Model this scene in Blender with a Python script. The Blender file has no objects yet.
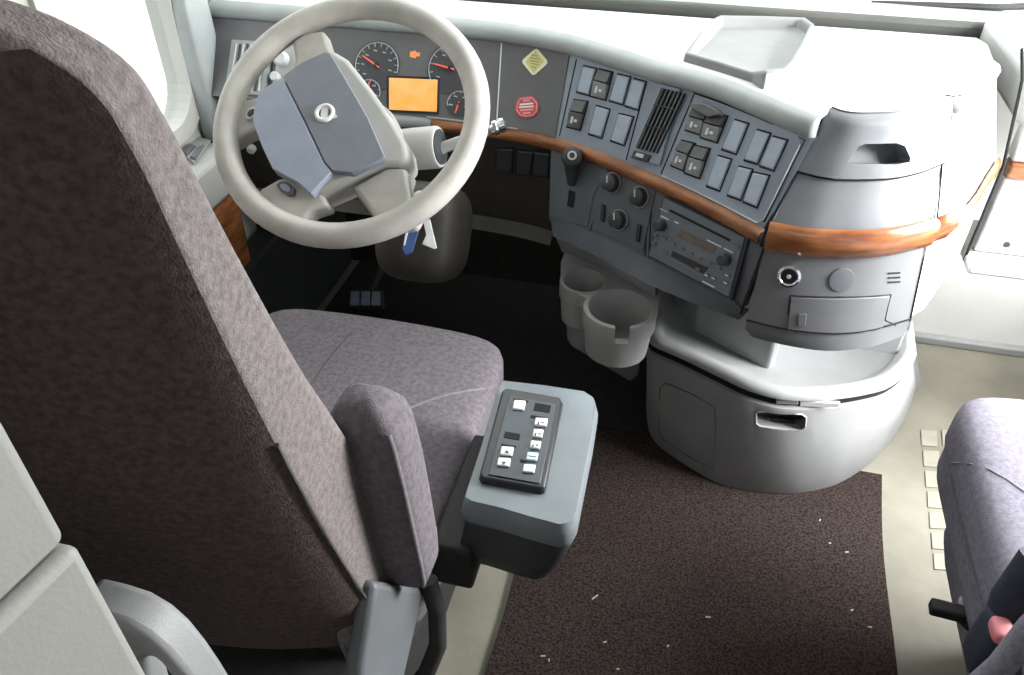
import bpy, bmesh, math, random
from mathutils import Vector, Matrix
from mathutils.bvhtree import BVHTree
random.seed(7)
V = Vector
sc = bpy.context.scene
COL = sc.collection

# ------------------------------------------------------------------ camera
F, H = 800.0, 1.42
YAW, PIT = math.radians(13.8), math.radians(38.3)
FW = V((-math.sin(YAW)*math.cos(PIT), math.cos(YAW)*math.cos(PIT), -math.sin(PIT)))
RT = V((math.cos(YAW), math.sin(YAW), 0))
UP = RT.cross(FW)
CAM = V((0, 0, H))
cd = bpy.data.cameras.new('camera'); cam = bpy.data.objects.new('camera', cd); COL.objects.link(cam)
cam.matrix_world = Matrix(((RT.x, UP.x, -FW.x, 0), (RT.y, UP.y, -FW.y, 0), (RT.z, UP.z, -FW.z, H), (0, 0, 0, 1)))
cd.sensor_width = 36; cd.lens = F*36/1024; cd.clip_start = .02
sc.camera = cam

def ray(px, py): return FW + RT*((px-512)/F) - UP*((py-337.5)/F)
def az(px, py, z): r = ray(px, py); return CAM + r*((z-H)/r.z)
def ay(px, py, y): r = ray(px, py); return CAM + r*(y/r.y)
def ax(px, py, x): r = ray(px, py); return CAM + r*(x/r.x)
def ad(px, py, d): return CAM + ray(px, py)*d

# ------------------------------------------------------------------ materials
def mat(name, col, rough=.5, metal=0., noise=0., scale=40., bump=0., bscale=200., col2=None, emit=None, spec=.5, stretch=None, coat=0., trans=0.):
    m = bpy.data.materials.new(name); m.use_nodes = True
    nt = m.node_tree; b = nt.nodes['Principled BSDF']
    b.inputs['Base Color'].default_value = (*col, 1); b.inputs['Roughness'].default_value = rough
    b.inputs['Metallic'].default_value = metal; b.inputs['Specular IOR Level'].default_value = spec
    b.inputs['Coat Weight'].default_value = coat; b.inputs['Transmission Weight'].default_value = trans
    if emit:
        b.inputs['Emission Color'].default_value = (*emit[:3], 1); b.inputs['Emission Strength'].default_value = emit[3]
    tc = nt.nodes.new('ShaderNodeTexCoord'); mp = nt.nodes.new('ShaderNodeMapping')
    nt.links.new(tc.outputs['Object'], mp.inputs['Vector'])
    if stretch: mp.inputs['Scale'].default_value = stretch
    if noise > 0 or col2:
        n = nt.nodes.new('ShaderNodeTexNoise'); n.inputs['Scale'].default_value = scale; n.inputs['Detail'].default_value = 5
        nt.links.new(mp.outputs[0], n.inputs['Vector'])
        cr = nt.nodes.new('ShaderNodeValToRGB')
        c2 = col2 or tuple(c*(1-noise) for c in col)
        c1 = col if col2 else tuple(min(1, c*(1+noise)) for c in col)
        cr.color_ramp.elements[0].color = (*c2, 1); cr.color_ramp.elements[1].color = (*c1, 1)
        cr.color_ramp.elements[0].position = .35; cr.color_ramp.elements[1].position = .65
        nt.links.new(n.outputs['Fac'], cr.inputs['Fac']); nt.links.new(cr.outputs['Color'], b.inputs['Base Color'])
    if bump > 0:
        n2 = nt.nodes.new('ShaderNodeTexNoise'); n2.inputs['Scale'].default_value = bscale; n2.inputs['Detail'].default_value = 3
        nt.links.new(mp.outputs[0], n2.inputs['Vector'])
        bp = nt.nodes.new('ShaderNodeBump'); bp.inputs['Strength'].default_value = bump; bp.inputs['Distance'].default_value = .002
        nt.links.new(n2.outputs['Fac'], bp.inputs['Height']); nt.links.new(bp.outputs['Normal'], b.inputs['Normal'])
    return m

M = {}
M['wheel'] = mat('wheel_leather', (.45, .435, .40), .45, noise=.12, scale=18, bump=.15, bscale=350)
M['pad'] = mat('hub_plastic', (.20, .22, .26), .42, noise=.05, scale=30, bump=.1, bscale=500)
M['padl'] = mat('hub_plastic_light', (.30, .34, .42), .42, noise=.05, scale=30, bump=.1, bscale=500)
M['pads'] = mat('hub_side_plastic', (.42, .42, .40), .4, noise=.06, scale=20)
M['dash'] = mat('dash_plastic', (.125, .14, .16), .45, noise=.06, scale=25, bump=.12, bscale=600)
M['dash2'] = mat('lower_dash_plastic', (.085, .095, .11), .45, noise=.06, scale=25, bump=.12, bscale=600)
M['panel'] = mat('switch_panel_plastic', (.25, .295, .36), .42, noise=.05, scale=30, bump=.08, bscale=600)
M['lip'] = mat('dash_lip_plastic', (.33, .36, .36), .5, noise=.05, scale=25, bump=.12, bscale=600)
M['top'] = mat('dash_top_vinyl', (.62, .62, .60), .55, noise=.04, scale=20, bump=.15, bscale=400)
M['rearp'] = mat('prow_plastic', (.20, .21, .22), .48, noise=.08, scale=14, bump=.1, bscale=600)
M['sticker'] = mat('smooth_panel', (.12, .12, .127), .3, noise=.08, scale=10)
M['rocker'] = mat('rocker_plastic', (.36, .42, .51), .4, noise=.05, scale=60)
M['rockd'] = mat('rocker_plastic_dark', (.10, .105, .11), .4, noise=.08, scale=60)
M['rockg'] = mat('rocker_plastic_grey', (.24, .25, .26), .4, noise=.08, scale=60)
M['black'] = mat('black_plastic', (.012, .013, .016), .4, noise=.1, scale=40)
M['dark'] = mat('dark_plastic', (.035, .038, .042), .5, noise=.1, scale=40, bump=.1)
M['dkgap'] = mat('shadow_gap', (.006, .006, .007), .9, noise=.1, scale=40)
M['gface'] = mat('gauge_face', (.055, .057, .065), .4, noise=.05, scale=30)
M['gscale'] = mat('gauge_print', (.38, .39, .41), .5, noise=.03)
M['chrome'] = mat('chrome', (.75, .76, .78), .18, metal=1., noise=.03, scale=20)
M['silver'] = mat('silver_print', (.6, .62, .64), .35, noise=.03, scale=20)
M['white'] = mat('white_print', (.8, .8, .78), .5, noise=.03, scale=20)
M['red'] = mat('red_print', (.6, .07, .08), .5, noise=.05, scale=60)
M['pink'] = mat('pink_print', (.72, .38, .40), .5, noise=.05, scale=60)
M['yellow'] = mat('yellow_print', (.62, .58, .22), .5, noise=.06, scale=60)
M['yellow_edge'] = mat('pale_yellow_print', (.8, .8, .55), .5, noise=.04, scale=60)
M['olive'] = mat('olive_print', (.38, .34, .12), .6, noise=.05, scale=60)
M['orange'] = mat('orange_display', (.9, .38, .06), .4, col2=(.85, .48, .2), scale=25, emit=(1, .36, .05, .35))
M['needle'] = mat('needle_red', (.75, .12, .08), .5, noise=.03, emit=(1, .15, .08, .25))
M['amber'] = mat('amber_lamp', (.8, .25, .1), .5, noise=.03, emit=(1, .3, .1, .25))
M['wood'] = mat('burl_wood', (.40, .16, .06), .22, col2=(.20, .065, .025), scale=14, stretch=(1, 1, 5), coat=.6)
M['fabric'] = mat('seat_fabric', (.15, .135, .15), .95, noise=.18, scale=130, bump=.6, bscale=500, spec=.15)
M['fabric_back_shaded'] = mat('seat_back_fabric_shaded', (.095, .073, .069), .97, noise=.25, scale=160, bump=.6, bscale=500, spec=.1)  # shade behind the seat is put into this darker cloth colour
M['fabric_side'] = mat('seat_side_fabric', (.19, .168, .165), .96, noise=.2, scale=150, bump=.6, bscale=500, spec=.15)
M['fabric_blue'] = mat('seat_fabric_mauve', (.225, .215, .26), .95, noise=.15, scale=130, bump=.5, bscale=500, spec=.15)
M['piping'] = mat('fabric_piping', (.05, .045, .045), .9, noise=.15, scale=150)
M['seam'] = mat('seam_thread', (.21, .195, .205), .9, noise=.1, scale=150)
M['cab'] = mat('cabinet_plastic', (.29, .295, .275), .6, noise=.04, scale=8, bump=.15, bscale=300)
M['grey'] = mat('grey_plastic', (.27, .275, .28), .5, noise=.06, scale=12, bump=.12, bscale=500)
M['greyl'] = mat('light_grey_plastic', (.36, .37, .37), .5, noise=.05, scale=12, bump=.12, bscale=500)
M['greyd'] = mat('mid_grey_plastic', (.13, .14, .15), .5, noise=.06, scale=12, bump=.12, bscale=500)
M['box'] = mat('console_box_plastic', (.165, .19, .205), .42, noise=.06, scale=16, bump=.12, bscale=600)
M['pale'] = mat('sunlit_plastic', (.66, .66, .64), .5, noise=.04, scale=12, bump=.1, bscale=500)  # whitened base paints in the glare on the dash's passenger side
M['kneel'] = mat('knee_lip_plastic', (.075, .07, .06), .6, noise=.1, scale=20)
M['tray'] = mat('tray_plastic', (.20, .205, .205), .5, noise=.05, scale=20, bump=.1)
M['knee'] = mat('knee_panel_plastic', (.032, .029, .024), .6, noise=.15, scale=20, bump=.1)
M['prowl'] = mat('prow_lower_plastic', (.15, .155, .16), .48, noise=.06, scale=14, bump=.1, bscale=600)
M['cup'] = mat('cup_plastic', (.34, .35, .34), .5, noise=.06, scale=16, bump=.1, bscale=500)
M['button'] = mat('white_button', (.82, .82, .80), .4, noise=.02)
M['cyan'] = mat('pale_blue_button', (.55, .75, .82), .4, noise=.02)
M['rubber'] = mat('black_rubber', (.02, .02, .02), .7, noise=.15, scale=60)
M['floor'] = mat('floor_vinyl', (.27, .257, .205), .7, col2=(.18, .17, .135), scale=5, bump=.3, bscale=60)
M['tread'] = mat('tread_vinyl', (.295, .285, .228), .65, noise=.12, scale=12, bump=.2, bscale=80)
M['carpet'] = mat('carpet_mat', (.060, .046, .040), 1., col2=(.016, .011, .011), scale=230, bump=1., bscale=330, spec=.05)
M['footmat'] = mat('footwell_rubber', (.012, .011, .010), .8, noise=.3, scale=30, bump=.4, bscale=150)
M['firewall_shaded'] = mat('firewall_carpet_shaded', (.02, .018, .016), .95, noise=.25, scale=50, bump=.3)  # dark base stands in for the shadow under the dash
M['kick'] = mat('kick_panel', (.88, .88, .86), .6, noise=.03, scale=8)  # near-white base carries the sun glare on the kick panel
M['trim'] = mat('pillar_trim', (.50, .50, .47), .55, noise=.05, scale=8, bump=.1)
M['door'] = mat('door_panel', (.45, .45, .43), .6, noise=.05, scale=8, bump=.1)
M['cowl'] = mat('cowl_rubber', (.05, .052, .046), .6, noise=.1, scale=15)
M['cowl2'] = mat('cowl_grey', (.33, .34, .31), .6, noise=.1, scale=15)
M['roof'] = mat('headliner', (.42, .41, .39), .95, noise=.05, scale=30)
M['glass'] = bpy.data.materials.new('window_glass'); M['glass'].use_nodes = True
_n = M['glass'].node_tree; _n.nodes.remove(_n.nodes['Principled BSDF'])
_t = _n.nodes.new('ShaderNodeBsdfTransparent'); _g = _n.nodes.new('ShaderNodeBsdfGlossy'); _m = _n.nodes.new('ShaderNodeMixShader'); _f = _n.nodes.new('ShaderNodeFresnel')
_t.inputs['Color'].default_value = (.96, .98, .97, 1); _g.inputs['Roughness'].default_value = .02
_m.inputs[0].default_value = .03; _n.nodes.remove(_f); _n.links.new(_t.outputs[0], _m.inputs[1]); _n.links.new(_g.outputs[0], _m.inputs[2]); _n.links.new(_m.outputs[0], _n.nodes['Material Output'].inputs[0])
M['scrap'] = mat('paper_scrap', (.42, .39, .33), .9, noise=.1)
M['keyblue'] = mat('blue_key_fob', (.05, .10, .25), .4, noise=.1)
M['keywhite'] = mat('white_key_tag', (.72, .74, .74), .35, noise=.04)
M['buckle'] = mat('red_button', (.75, .25, .28), .45, noise=.05)
M['navy'] = mat('navy_belt', (.025, .028, .05), .8, noise=.15, scale=80)
M['pedal'] = mat('pedal_metal', (.22, .27, .38), .4, metal=.3, noise=.1)
M['ground'] = mat('asphalt', (.55, .54, .52), .95, noise=.1, scale=3)

# ------------------------------------------------------------------ builders
def empty(name, loc, label, cat, group=None):
    o = bpy.data.objects.new(name, None); COL.objects.link(o); o.location = loc
    o.empty_display_size = .05
    tag(o, label, cat, group); return o
def tag(o, label=None, cat=None, group=None, kind=None):
    if label: o['label'] = label
    if cat: o['category'] = cat
    if group: o['group'] = group
    if kind: o['kind'] = kind
    return o
def root_inv(p):
    m = Matrix.Identity(4); q = p
    while q is not None:
        m = Matrix.Translation(q.location) @ m; q = q.parent
    return m
def mk(name, verts, faces, m, parent=None, bevel=0, seg=2, smooth=35, subsurf=0, kind=None, label=None):
    me = bpy.data.meshes.new(name)
    bm = bmesh.new()
    vs = [bm.verts.new(v) for v in verts]
    for f in faces:
        try: bm.faces.new([vs[i] for i in f])
        except ValueError: pass
    bmesh.ops.remove_doubles(bm, verts=bm.verts, dist=1e-6)
    bmesh.ops.recalc_face_normals(bm, faces=bm.faces)
    # pivot at the mesh's middle
    if len(bm.verts):
        lo = V([min(v.co[i] for v in bm.verts) for i in range(3)]); hi = V([max(v.co[i] for v in bm.verts) for i in range(3)])
        c = (lo+hi)/2
    else: c = V((0, 0, 0))
    bmesh.ops.translate(bm, verts=bm.verts, vec=-c)
    bm.to_mesh(me); bm.free()
    me.polygons.foreach_set('use_smooth', [True]*len(me.polygons))
    if smooth < 180: me.set_sharp_from_angle(angle=math.radians(smooth))
    me.materials.append(m)
    o = bpy.data.objects.new(name, me); COL.objects.link(o)
    o.location = c
    if parent is not None:
        w = V((0, 0, 0)); q = parent
        while q is not None: w += q.location; q = q.parent
        o.parent = parent; o.location = c-w
    if bevel:
        b = o.modifiers.new('bevel', 'BEVEL'); b.width = bevel; b.segments = seg; b.limit_method = 'ANGLE'; b.angle_limit = math.radians(30)
    if subsurf:
        s = o.modifiers.new('sub', 'SUBSURF'); s.levels = s.render_levels = subsurf
    if kind: o['kind'] = kind
    if label: o['label'] = label
    return o

def loft(rows, closed=False, cap=False):
    n = len(rows[0]); vs = [V(p) for r in rows for p in r]; fs = []
    for i in range(len(rows)-1):
        for j in range(n if closed else n-1):
            k = (j+1) % n
            fs.append((i*n+j, i*n+k, (i+1)*n+k, (i+1)*n+j))
    if cap:
        fs.append(tuple(range(n))); fs.append(tuple((len(rows)-1)*n+j for j in range(n)))
    return vs, fs
def solid_loft(rows, thick):
    """open sheet -> solid of given thickness, pushed along -y mean normal away from camera"""
    vs, fs = loft(rows); n = len(rows[0]); R = len(rows)
    c = V((0, 0, 0))
    nn = len(vs); off = []
    for i in range(R):
        for j in range(n):
            a = rows[i][min(j+1, n-1)]-rows[i][max(j-1, 0)]
            b = rows[min(i+1, R-1)][j]-rows[max(i-1, 0)][j]
            no = a.cross(b).normalized()
            if no.dot(CAM-rows[i][j]) > 0: no = -no
            off.append(rows[i][j]+no*thick)
    vs2 = vs+off
    fs2 = list(fs)+[tuple(k+nn for k in f) for f in fs]
    for j in range(n-1):
        fs2.append((j, j+1, j+1+nn, j+nn)); q = (R-1)*n+j; fs2.append((q, q+1, q+1+nn, q+nn))
    for i in range(R-1):
        q = i*n; fs2.append((q, q+n, q+n+nn, q+nn)); q = i*n+n-1; fs2.append((q, q+n, q+n+nn, q+nn))
    return vs2, fs2
def catmull(pts, k=6):
    pts = [V(p) for p in pts]; out = []
    for i in range(len(pts)-1):
        p0, p1, p2, p3 = pts[max(i-1, 0)], pts[i], pts[i+1], pts[min(i+2, len(pts)-1)]
        for s in range(k):
            t = s/k
            out.append(.5*((2*p1)+(p2-p0)*t+(2*p0-5*p1+4*p2-p3)*t*t+(3*p1-p0-3*p2+p3)*t**3))
    out.append(pts[-1]); return out
class Surf:
    def __init__(s, vs, fs): s.b = BVHTree.FromPolygons([V(v) for v in vs], [list(f) for f in fs])
    def pick(s, px, py):
        d = ray(px, py).normalized(); h = s.b.ray_cast(CAM, d)
        if h[0] is None:
            # nearest to the ray
            q = s.b.find_nearest(CAM+d*1.55); n = q[1]
            return q[0], (n if n.dot(d) < 0 else -n)
        n = h[1]; n = n if n.dot(d) < 0 else -n
        return h[0], n
class Plane:
    def __init__(s, p, n): s.p, s.n = V(p), V(n).normalized()
    def pick(s, px, py):
        r = ray(px, py); t = (s.p-CAM).dot(s.n)/r.dot(s.n)
        n = s.n if s.n.dot(r) < 0 else -s.n
        return CAM+r*t, n
def plate(name, pxs, surf, h, m, parent, inset=0., lift=0., bevel=.0008, seg=2, label=None, tilt=None):
    P = [surf.pick(*p) for p in pxs]; n = sum((q[1] for q in P), V((0, 0, 0))).normalized()
    base = [q[0]+n*lift for q in P]; c = sum(base, V((0, 0, 0)))/len(base)
    topv = [p+(c-p)*inset+n*(h if tilt is None else tilt[i]) for i, p in enumerate(base)]
    k = len(base); vs = base+topv
    fs = [tuple(range(k)), tuple(range(2*k-1, k-1, -1))]+[(i, (i+1) % k, k+(i+1) % k, k+i) for i in range(k)]
    return mk(name, vs, fs, m, parent, bevel=bevel, seg=seg, label=label)
def fitplane(pxs, surf, margin=.003):
    P = [surf.pick(*p) for p in pxs[:4]]; c = sum((q[0] for q in P), V((0, 0, 0)))/4
    n = (P[1][0]-P[3][0]).cross(P[0][0]-P[2][0]).normalized()
    if n.dot(CAM-c) < 0: n = -n
    mx = 0
    for i in range(9):
        for j in range(9):
            u, v = i/8, j/8
            a = V((*pxs[0], 0)).lerp(V((*pxs[1], 0)), u); b = V((*pxs[3], 0)).lerp(V((*pxs[2], 0)), u); w = a.lerp(b, v)
            mx = max(mx, (surf.pick(w.x, w.y)[0]-c).dot(n))
    return Plane(c+n*(mx+margin), n)
def curved_plate(name, top, bot, surf, h, m, parent, k=10, lift=0., **kw):
    rows = []
    for f in (0, .5, 1):
        r = []
        for i in range(k):
            u = i/(k-1)*(len(top)-1); a = min(int(u), len(top)-2); t = u-a
            p = V((*top[a], 0)).lerp(V((*top[a+1], 0)), t); q = V((*bot[a], 0)).lerp(V((*bot[a+1], 0)), t); w = p.lerp(q, f)
            g, n = surf.pick(w.x, w.y); r.append(g+n*(h+lift))
        rows.append(r)
    vs, fs = solid_loft(rows, h); return mk(name, vs, fs, m, parent, **kw)
def tubemesh(pts, r, n=8, closed=False, flat=None):
    pts = [V(p) for p in pts]; rows = []; N = len(pts)
    prev = None
    for i, p in enumerate(pts):
        a = pts[(i-1) % N] if closed else pts[max(i-1, 0)]; b = pts[(i+1) % N] if closed else pts[min(i+1, N-1)]
        t = (b-a).normalized()
        if prev is None:
            ref = V((0, 0, 1)) if abs(t.z) < .9 else V((1, 0, 0)); u = t.cross(ref).normalized()
        else:
            u = (prev-t*prev.dot(t)).normalized()
        prev = u; w = t.cross(u); rr = r[i] if isinstance(r, (list, tuple)) else r
        rows.append([p+(u*math.cos(2*math.pi*k/n)+w*math.sin(2*math.pi*k/n))*rr for k in range(n)])
    if closed: rows.append(rows[0])
    return loft(rows, closed=True, cap=not closed)
def tube(name, pts, r, m, parent=None, n=8, closed=False, **k):
    vs, fs = tubemesh(pts, r, n, closed); return mk(name, vs, fs, m, parent, smooth=60, **k)
def lathe_mesh(prof, origin, axis, n=28):
    axis = V(axis).normalized(); ref = V((0, 0, 1)) if abs(axis.z) < .9 else V((1, 0, 0))
    u = axis.cross(ref).normalized(); w = axis.cross(u); o = V(origin)
    rows = [[o+axis*h+(u*math.cos(2*math.pi*k/n)+w*math.sin(2*math.pi*k/n))*max(r, 1e-4) for k in range(n)] for r, h in prof]
    return loft(rows, closed=True, cap=True)
def lathe(name, prof, origin, axis, m, parent=None, n=28, **k):
    vs, fs = lathe_mesh(prof, origin, axis, n); return mk(name, vs, fs, m, parent, **k)
def boxmesh(c, s, rot=None):
    c = V(c); vs = []
    for x in (-1, 1):
        for y in (-1, 1):
            for z in (-1, 1):
                v = V((x*s[0]/2, y*s[1]/2, z*s[2]/2))
                if rot is not None: v = rot @ v
                vs.append(c+v)
    return vs, [(0, 1, 3, 2), (4, 6, 7, 5), (0, 4, 5, 1), (2, 3, 7, 6), (0, 2, 6, 4), (1, 5, 7, 3)]
def box(name, c, s, m, parent=None, bevel=.003, rot=None, **k):
    vs, fs = boxmesh(c, s, rot); return mk(name, vs, fs, m, parent, bevel=bevel, **k)
def superbox(c, s, e=6., n=14, fn=None, rot=None):
    """rounded cushion: a cube grid pulled onto a superellipsoid"""
    bm = bmesh.new(); bmesh.ops.create_cube(bm, size=2)
    bmesh.ops.subdivide_edges(bm, edges=bm.edges[:], cuts=n, use_grid_fill=True)
    vs = []
    bm.verts.index_update()
    for v in bm.verts:
        p = v.co; q = (abs(p.x)**e+abs(p.y)**e+abs(p.z)**e)**(1/e); p = p/q
        p = V((p.x*s[0]/2, p.y*s[1]/2, p.z*s[2]/2))
        if fn: p = fn(p)
        if rot is not None: p = rot @ p
        vs.append(p+V(c))
    fs = [tuple(v.index for v in f.verts) for f in bm.faces]; bm.free(); return vs, fs
def join(*ms):
    vs, fs = [], []
    for v, f in ms:
        o = len(vs); vs += list(v); fs += [tuple(i+o for i in q) for q in f]
    return vs, fs
def prism(poly, d):
    """polygon (list of V) extruded by vector d"""
    k = len(poly); vs = [V(p) for p in poly]+[V(p)+V(d) for p in poly]
    return vs, [tuple(range(k)), tuple(range(2*k-1, k-1, -1))]+[(i, (i+1) % k, k+(i+1) % k, k+i) for i in range(k)]
def cut(o, vs, fs):
    """carve a solid out of a part for good (boolean applied, cutter removed)"""
    c = mk('cutter', vs, fs, M['dark']); b = o.modifiers.new('cut', 'BOOLEAN'); b.object = c; b.operation = 'DIFFERENCE'; b.solver = 'EXACT'
    bpy.context.view_layer.update()
    dg = bpy.context.evaluated_depsgraph_get(); me = bpy.data.meshes.new_from_object(o.evaluated_get(dg))
    if len(me.polygons) > 3:
        o.modifiers.clear(); o.data = me
        me.polygons.foreach_set('use_smooth', [True]*len(me.polygons)); me.set_sharp_from_angle(angle=math.radians(35))
    else: o.modifiers.remove(b)
    bpy.data.objects.remove(c)
def frame_on(surf, px, py):
    p, n = surf.pick(px, py); q, _ = surf.pick(px+6, py+(1.5 if px < 560 else 3)); u = (q-p); u = (u-n*u.dot(n)).normalized(); return p, n, u, n.cross(u)

# ================================================================== SETTING
XL, XR, YF, YB, ZT = -1.09, 1.16, 2.02, -1.1, 1.95
box('floor', (.03, .46, -.03), (2.5, 3.2, .06), M['floor'], bevel=0, kind='structure')
# tread blocks are moulded into the floor beside the passenger seat
tb = []
for c in range(2):
    for r in range(7):
        yy = 438+r*20.6; xx = 928.5+r*2.1+c*21
        q = [az(xx-8, yy-8, .001), az(xx+8, yy-7, .001), az(xx+9, yy+9, .001), az(xx-7, yy+8, .001)]
        tb.append(prism(q, (0, 0, .002)))
vs, fs = join(*tb); mk('trim_1', vs, fs, M['tread'], bevel=.001, kind='structure', label='raised tread blocks moulded into the beige floor')
# front wall below the dash: shadow painted dark at the driver's side, sunlight painted pale on the kick panel
box('wall_front', (-.46, YF+.03, .40), (1.6, .06, .90), M['firewall_shaded'], bevel=0, kind='structure')
box('trim_2', (.75, YF+.03, .42), (.82, .06, .86), M['kick'], bevel=0, kind='structure')
box('baseboard_front', (.75, YF-.012, .012), (.82, .025, .024), M['greyl'], bevel=.004, kind='structure')
box('ceiling', (.07, .3, ZT+.02), (2.3, 2.9, .04), M['roof'], bevel=0, kind='structure')
box('wall_back', (.07, YB-.03, .95), (2.3, .06, 2.0), M['roof'], bevel=0, kind='structure')

def ring_panel(outer, inner, d):
    k = len(outer); vs = [V(p) for p in outer]+[V(p) for p in inner]; vs += [p+V(d) for p in vs]
    fs = []
    for i in range(k):
        j = (i+1) % k
        fs += [(i, j, k+j, k+i), (2*k+i, 2*k+j, 3*k+j, 3*k+i), (i, j, 2*k+j, 2*k+i), (k+i, k+j, 3*k+j, 3*k+i)]
    return vs, fs
def rrect(y0, y1, z0, z1, r, x, per=8):
    out = []
    for cy, cz, a0 in ((y1-r, z0+r, -90), (y1-r, z1-r, 0), (y0+r, z1-r, 90), (y0+r, z0+r, 180)):
        for k in range(per):
            a = math.radians(a0+90*k/(per-1)); out.append(V((x, cy+r*math.cos(a), cz+r*math.sin(a))))
    return out
# left wall: driver's door with a rounded window opening
wy0, wy1, wz0, wz1 = ax(57, 10, XL+.01).y, ax(189, 75, XL+.01).y, ax(168, 138, XL+.01).z, 1.62
print('win', wy0, wy1, wz0)
o_ = rrect(-.1, 1.62, .02, 1.94, .02, XL); i_ = rrect(wy0, wy1, wz0, wz1, .085, XL)
vs, fs = ring_panel(o_, i_, (-.05, 0, 0)); mk('door_1', vs, fs, M['door'], smooth=10, kind='structure')
i2 = rrect(wy0+.005, wy1-.005, wz0+.005, wz1-.005, .085, XL+.012); o2 = rrect(wy0-.045, wy1+.045, wz0-.03, wz1+.045, .12, XL+.012)
vs, fs = ring_panel(o2, i2, (-.03, 0, 0)); mk('trim_3', vs, fs, M['trim'], smooth=10, kind='structure', label='rounded frame of the driver side window')
gl = rrect(wy0+.001, wy1-.001, wz0+.001, wz1-.001, .084, XL-.03); vs, fs = prism(gl, (.004, 0, 0)); mk('window_1', vs, fs, M['glass'], kind='structure')
box('wall_left', (XL-.025, -.62, .97), (.05, 1.04, 1.94), M['cab'], bevel=0, kind='structure')
box('trim_4', (XL-.025, 1.83, .42), (.05, .42, .86), M['firewall_shaded'], bevel=0, kind='structure')
# A pillars
def pillar(name, x, s):
    p = [V((x, 1.36, 0.70)), V((x, 1.52, 1.0)), V((x, 1.20, 1.95))]
    pts = [V((x, 1.74, .70)), V((x, 1.66, .95)), V((x, 1.46, 1.35)), V((x, 1.18, 1.95))]
    rows = []
    for q in catmull(pts, 5):
        rows.append([q+V((-.05*s, -.09, 0)), q+V((.02*s, -.08, 0)), q+V((.035*s, -.02, 0)), q+V((.03*s, .06, .0)), q+V((-.05*s, .08, 0))])
    vs, fs = loft(rows, closed=True, cap=True); mk(name, vs, fs, M['trim'], kind='structure', smooth=60)
pillar('trim_5', XL+.0, 1); pillar('trim_6', XR-.0, -1)
# right wall with an added opening, sized to steer where the sun falls
o_ = rrect(-1.1, 2.0, .0, 1.94, .02, XR); i_ = rrect(.95, 1.92, .50, 1.60, .08, XR)
vs, fs = ring_panel(o_, i_, (.05, 0, 0)); mk('wall_right', vs, fs, M['door'], kind='structure')
# windscreen
wb = [V((XL, 2.0, .84)), V((XR, 2.0, .84)), V((XR, 1.15, 1.94)), V((XL, 1.15, 1.94))]
vs, fs = prism(wb, (0, .004, .003)); mk('window_2', vs, fs, M['glass'], kind='structure')

# ================================================================== DASHBOARD
dash = empty('dashboard', (0, 1.6, .58), 'wrap-around grey and wood truck dashboard running under the windscreen', 'dashboard')
Z2 = .752
cols_b = [(498, 125.5), (520, 129), (545, 134.5), (562, 139), (596, 150), (629, 163), (661, 177), (690, 190), (722, 206), (759, 226)]
cols_t = [(503, 42), (530, 46.5), (558, 52), (577, 57), (613, 68), (650, 80.5), (693, 92), (720, 101), (757, 117), (808, 138)]
Wb = [az(x, y, Z2) for x, y in cols_b]; Wt = [az(x, y, .89) for x, y in cols_t]
yb, yt = Wb[0].y+.004, Wt[0].y+.004
Lb = [V((x, yb+.004, Z2)) for x in (-1.06, -.95, -.84, -.73, -.62, -.5)]; Lt = [V((x, yt+.004, .89)) for x in (-1.06, -.95, -.84, -.73, -.62, -.5)]
CB = az(765, 230, Z2); CT = az(818, 131, .89)           # outer corner
FB = catmull(Lb+Wb+[CB], 3); FT = catmull(Lt+Wt+[CT], 3)
# rear prow and its right flank
prow_b = [(768, 230), (785, 233), (806, 236.5), (823, 237.5), (850, 238.5), (870, 238), (892, 236), (915, 231), (934, 226)]
prow_t = [(822, 124), (830, 127.5), (842, 130.5), (855, 132), (870, 132), (885, 131.5), (900, 130), (926, 123.5), (949, 112.5)]
PB = [az(x, y, Z2) for x, y in prow_b]; PT = [az(x, y, .90) for x, y in prow_t]
SB = [PB[-1].copy(), V((.455, 1.33, Z2)), V((.50, 1.43, Z2)), V((.545, 1.535, Z2))]
ST = [PT[-1].copy(), V((.425, 1.385, .90)), V((.465, 1.48, .90)), V((.505, 1.58, .90))]
def nrm2(pts, i):
    a = pts[min(i+1, len(pts)-1)]-pts[max(i-1, 0)]; n = V((a.y, -a.x, 0)).normalized(); return n   # faces the cab
def tshift(pts, d, dz=0.):
    n = len(pts)
    return [p+nrm2(pts, max(0, min(i, n-5)))*d*(min(1, (n-1-i)/6) if d > 0 else 1)+V((0, 0, dz)) for i, p in enumerate(pts)]
def shift(pts, d, dz=0., z=None):
    out = []
    for i, p in enumerate(pts):
        q = p+nrm2(pts, i)*d+V((0, 0, dz))
        if z is not None: q.z = z
        out.append(q)
    return out
face_v, face_f = loft([FB, FT]); S_up = Surf(face_v, face_f)
vs, fs = solid_loft([FB, FT], .03); mk('upper_panel', vs, fs, M['panel'], dash)
# dark smooth instrument/sticker area is a facing of its own (left part of the face)
k = 3*(len(Lb)+3)   # up to px 560
k0 = 0
fl_b = shift(FB[k0:k], .003); fl_t = shift(FT[k0:k], .003)
kk = 3*len(Lb)
a_b = [fl_b[i] for i in range(0, kk-k0+1)]; a_t = [fl_t[i] for i in range(0, kk-k0+1)]
vs, fs = solid_loft([a_b, a_t], .004); mk('instrument_panel', vs, fs, M['sticker'], dash, label='dark instrument panel with gauges behind the steering wheel')
inst = bpy.data.objects['instrument_panel']
b_b = fl_b[kk-k0:]; b_t = fl_t[kk-k0:]
vs, fs = solid_loft([b_b, b_t], .004); mk('blank_panel', vs, fs, M['sticker'], dash, label='smooth dark panel carrying two warning stickers')
S_in = Surf(*loft([shift(FB, .0035), shift(FT, .0035)]))
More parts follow.
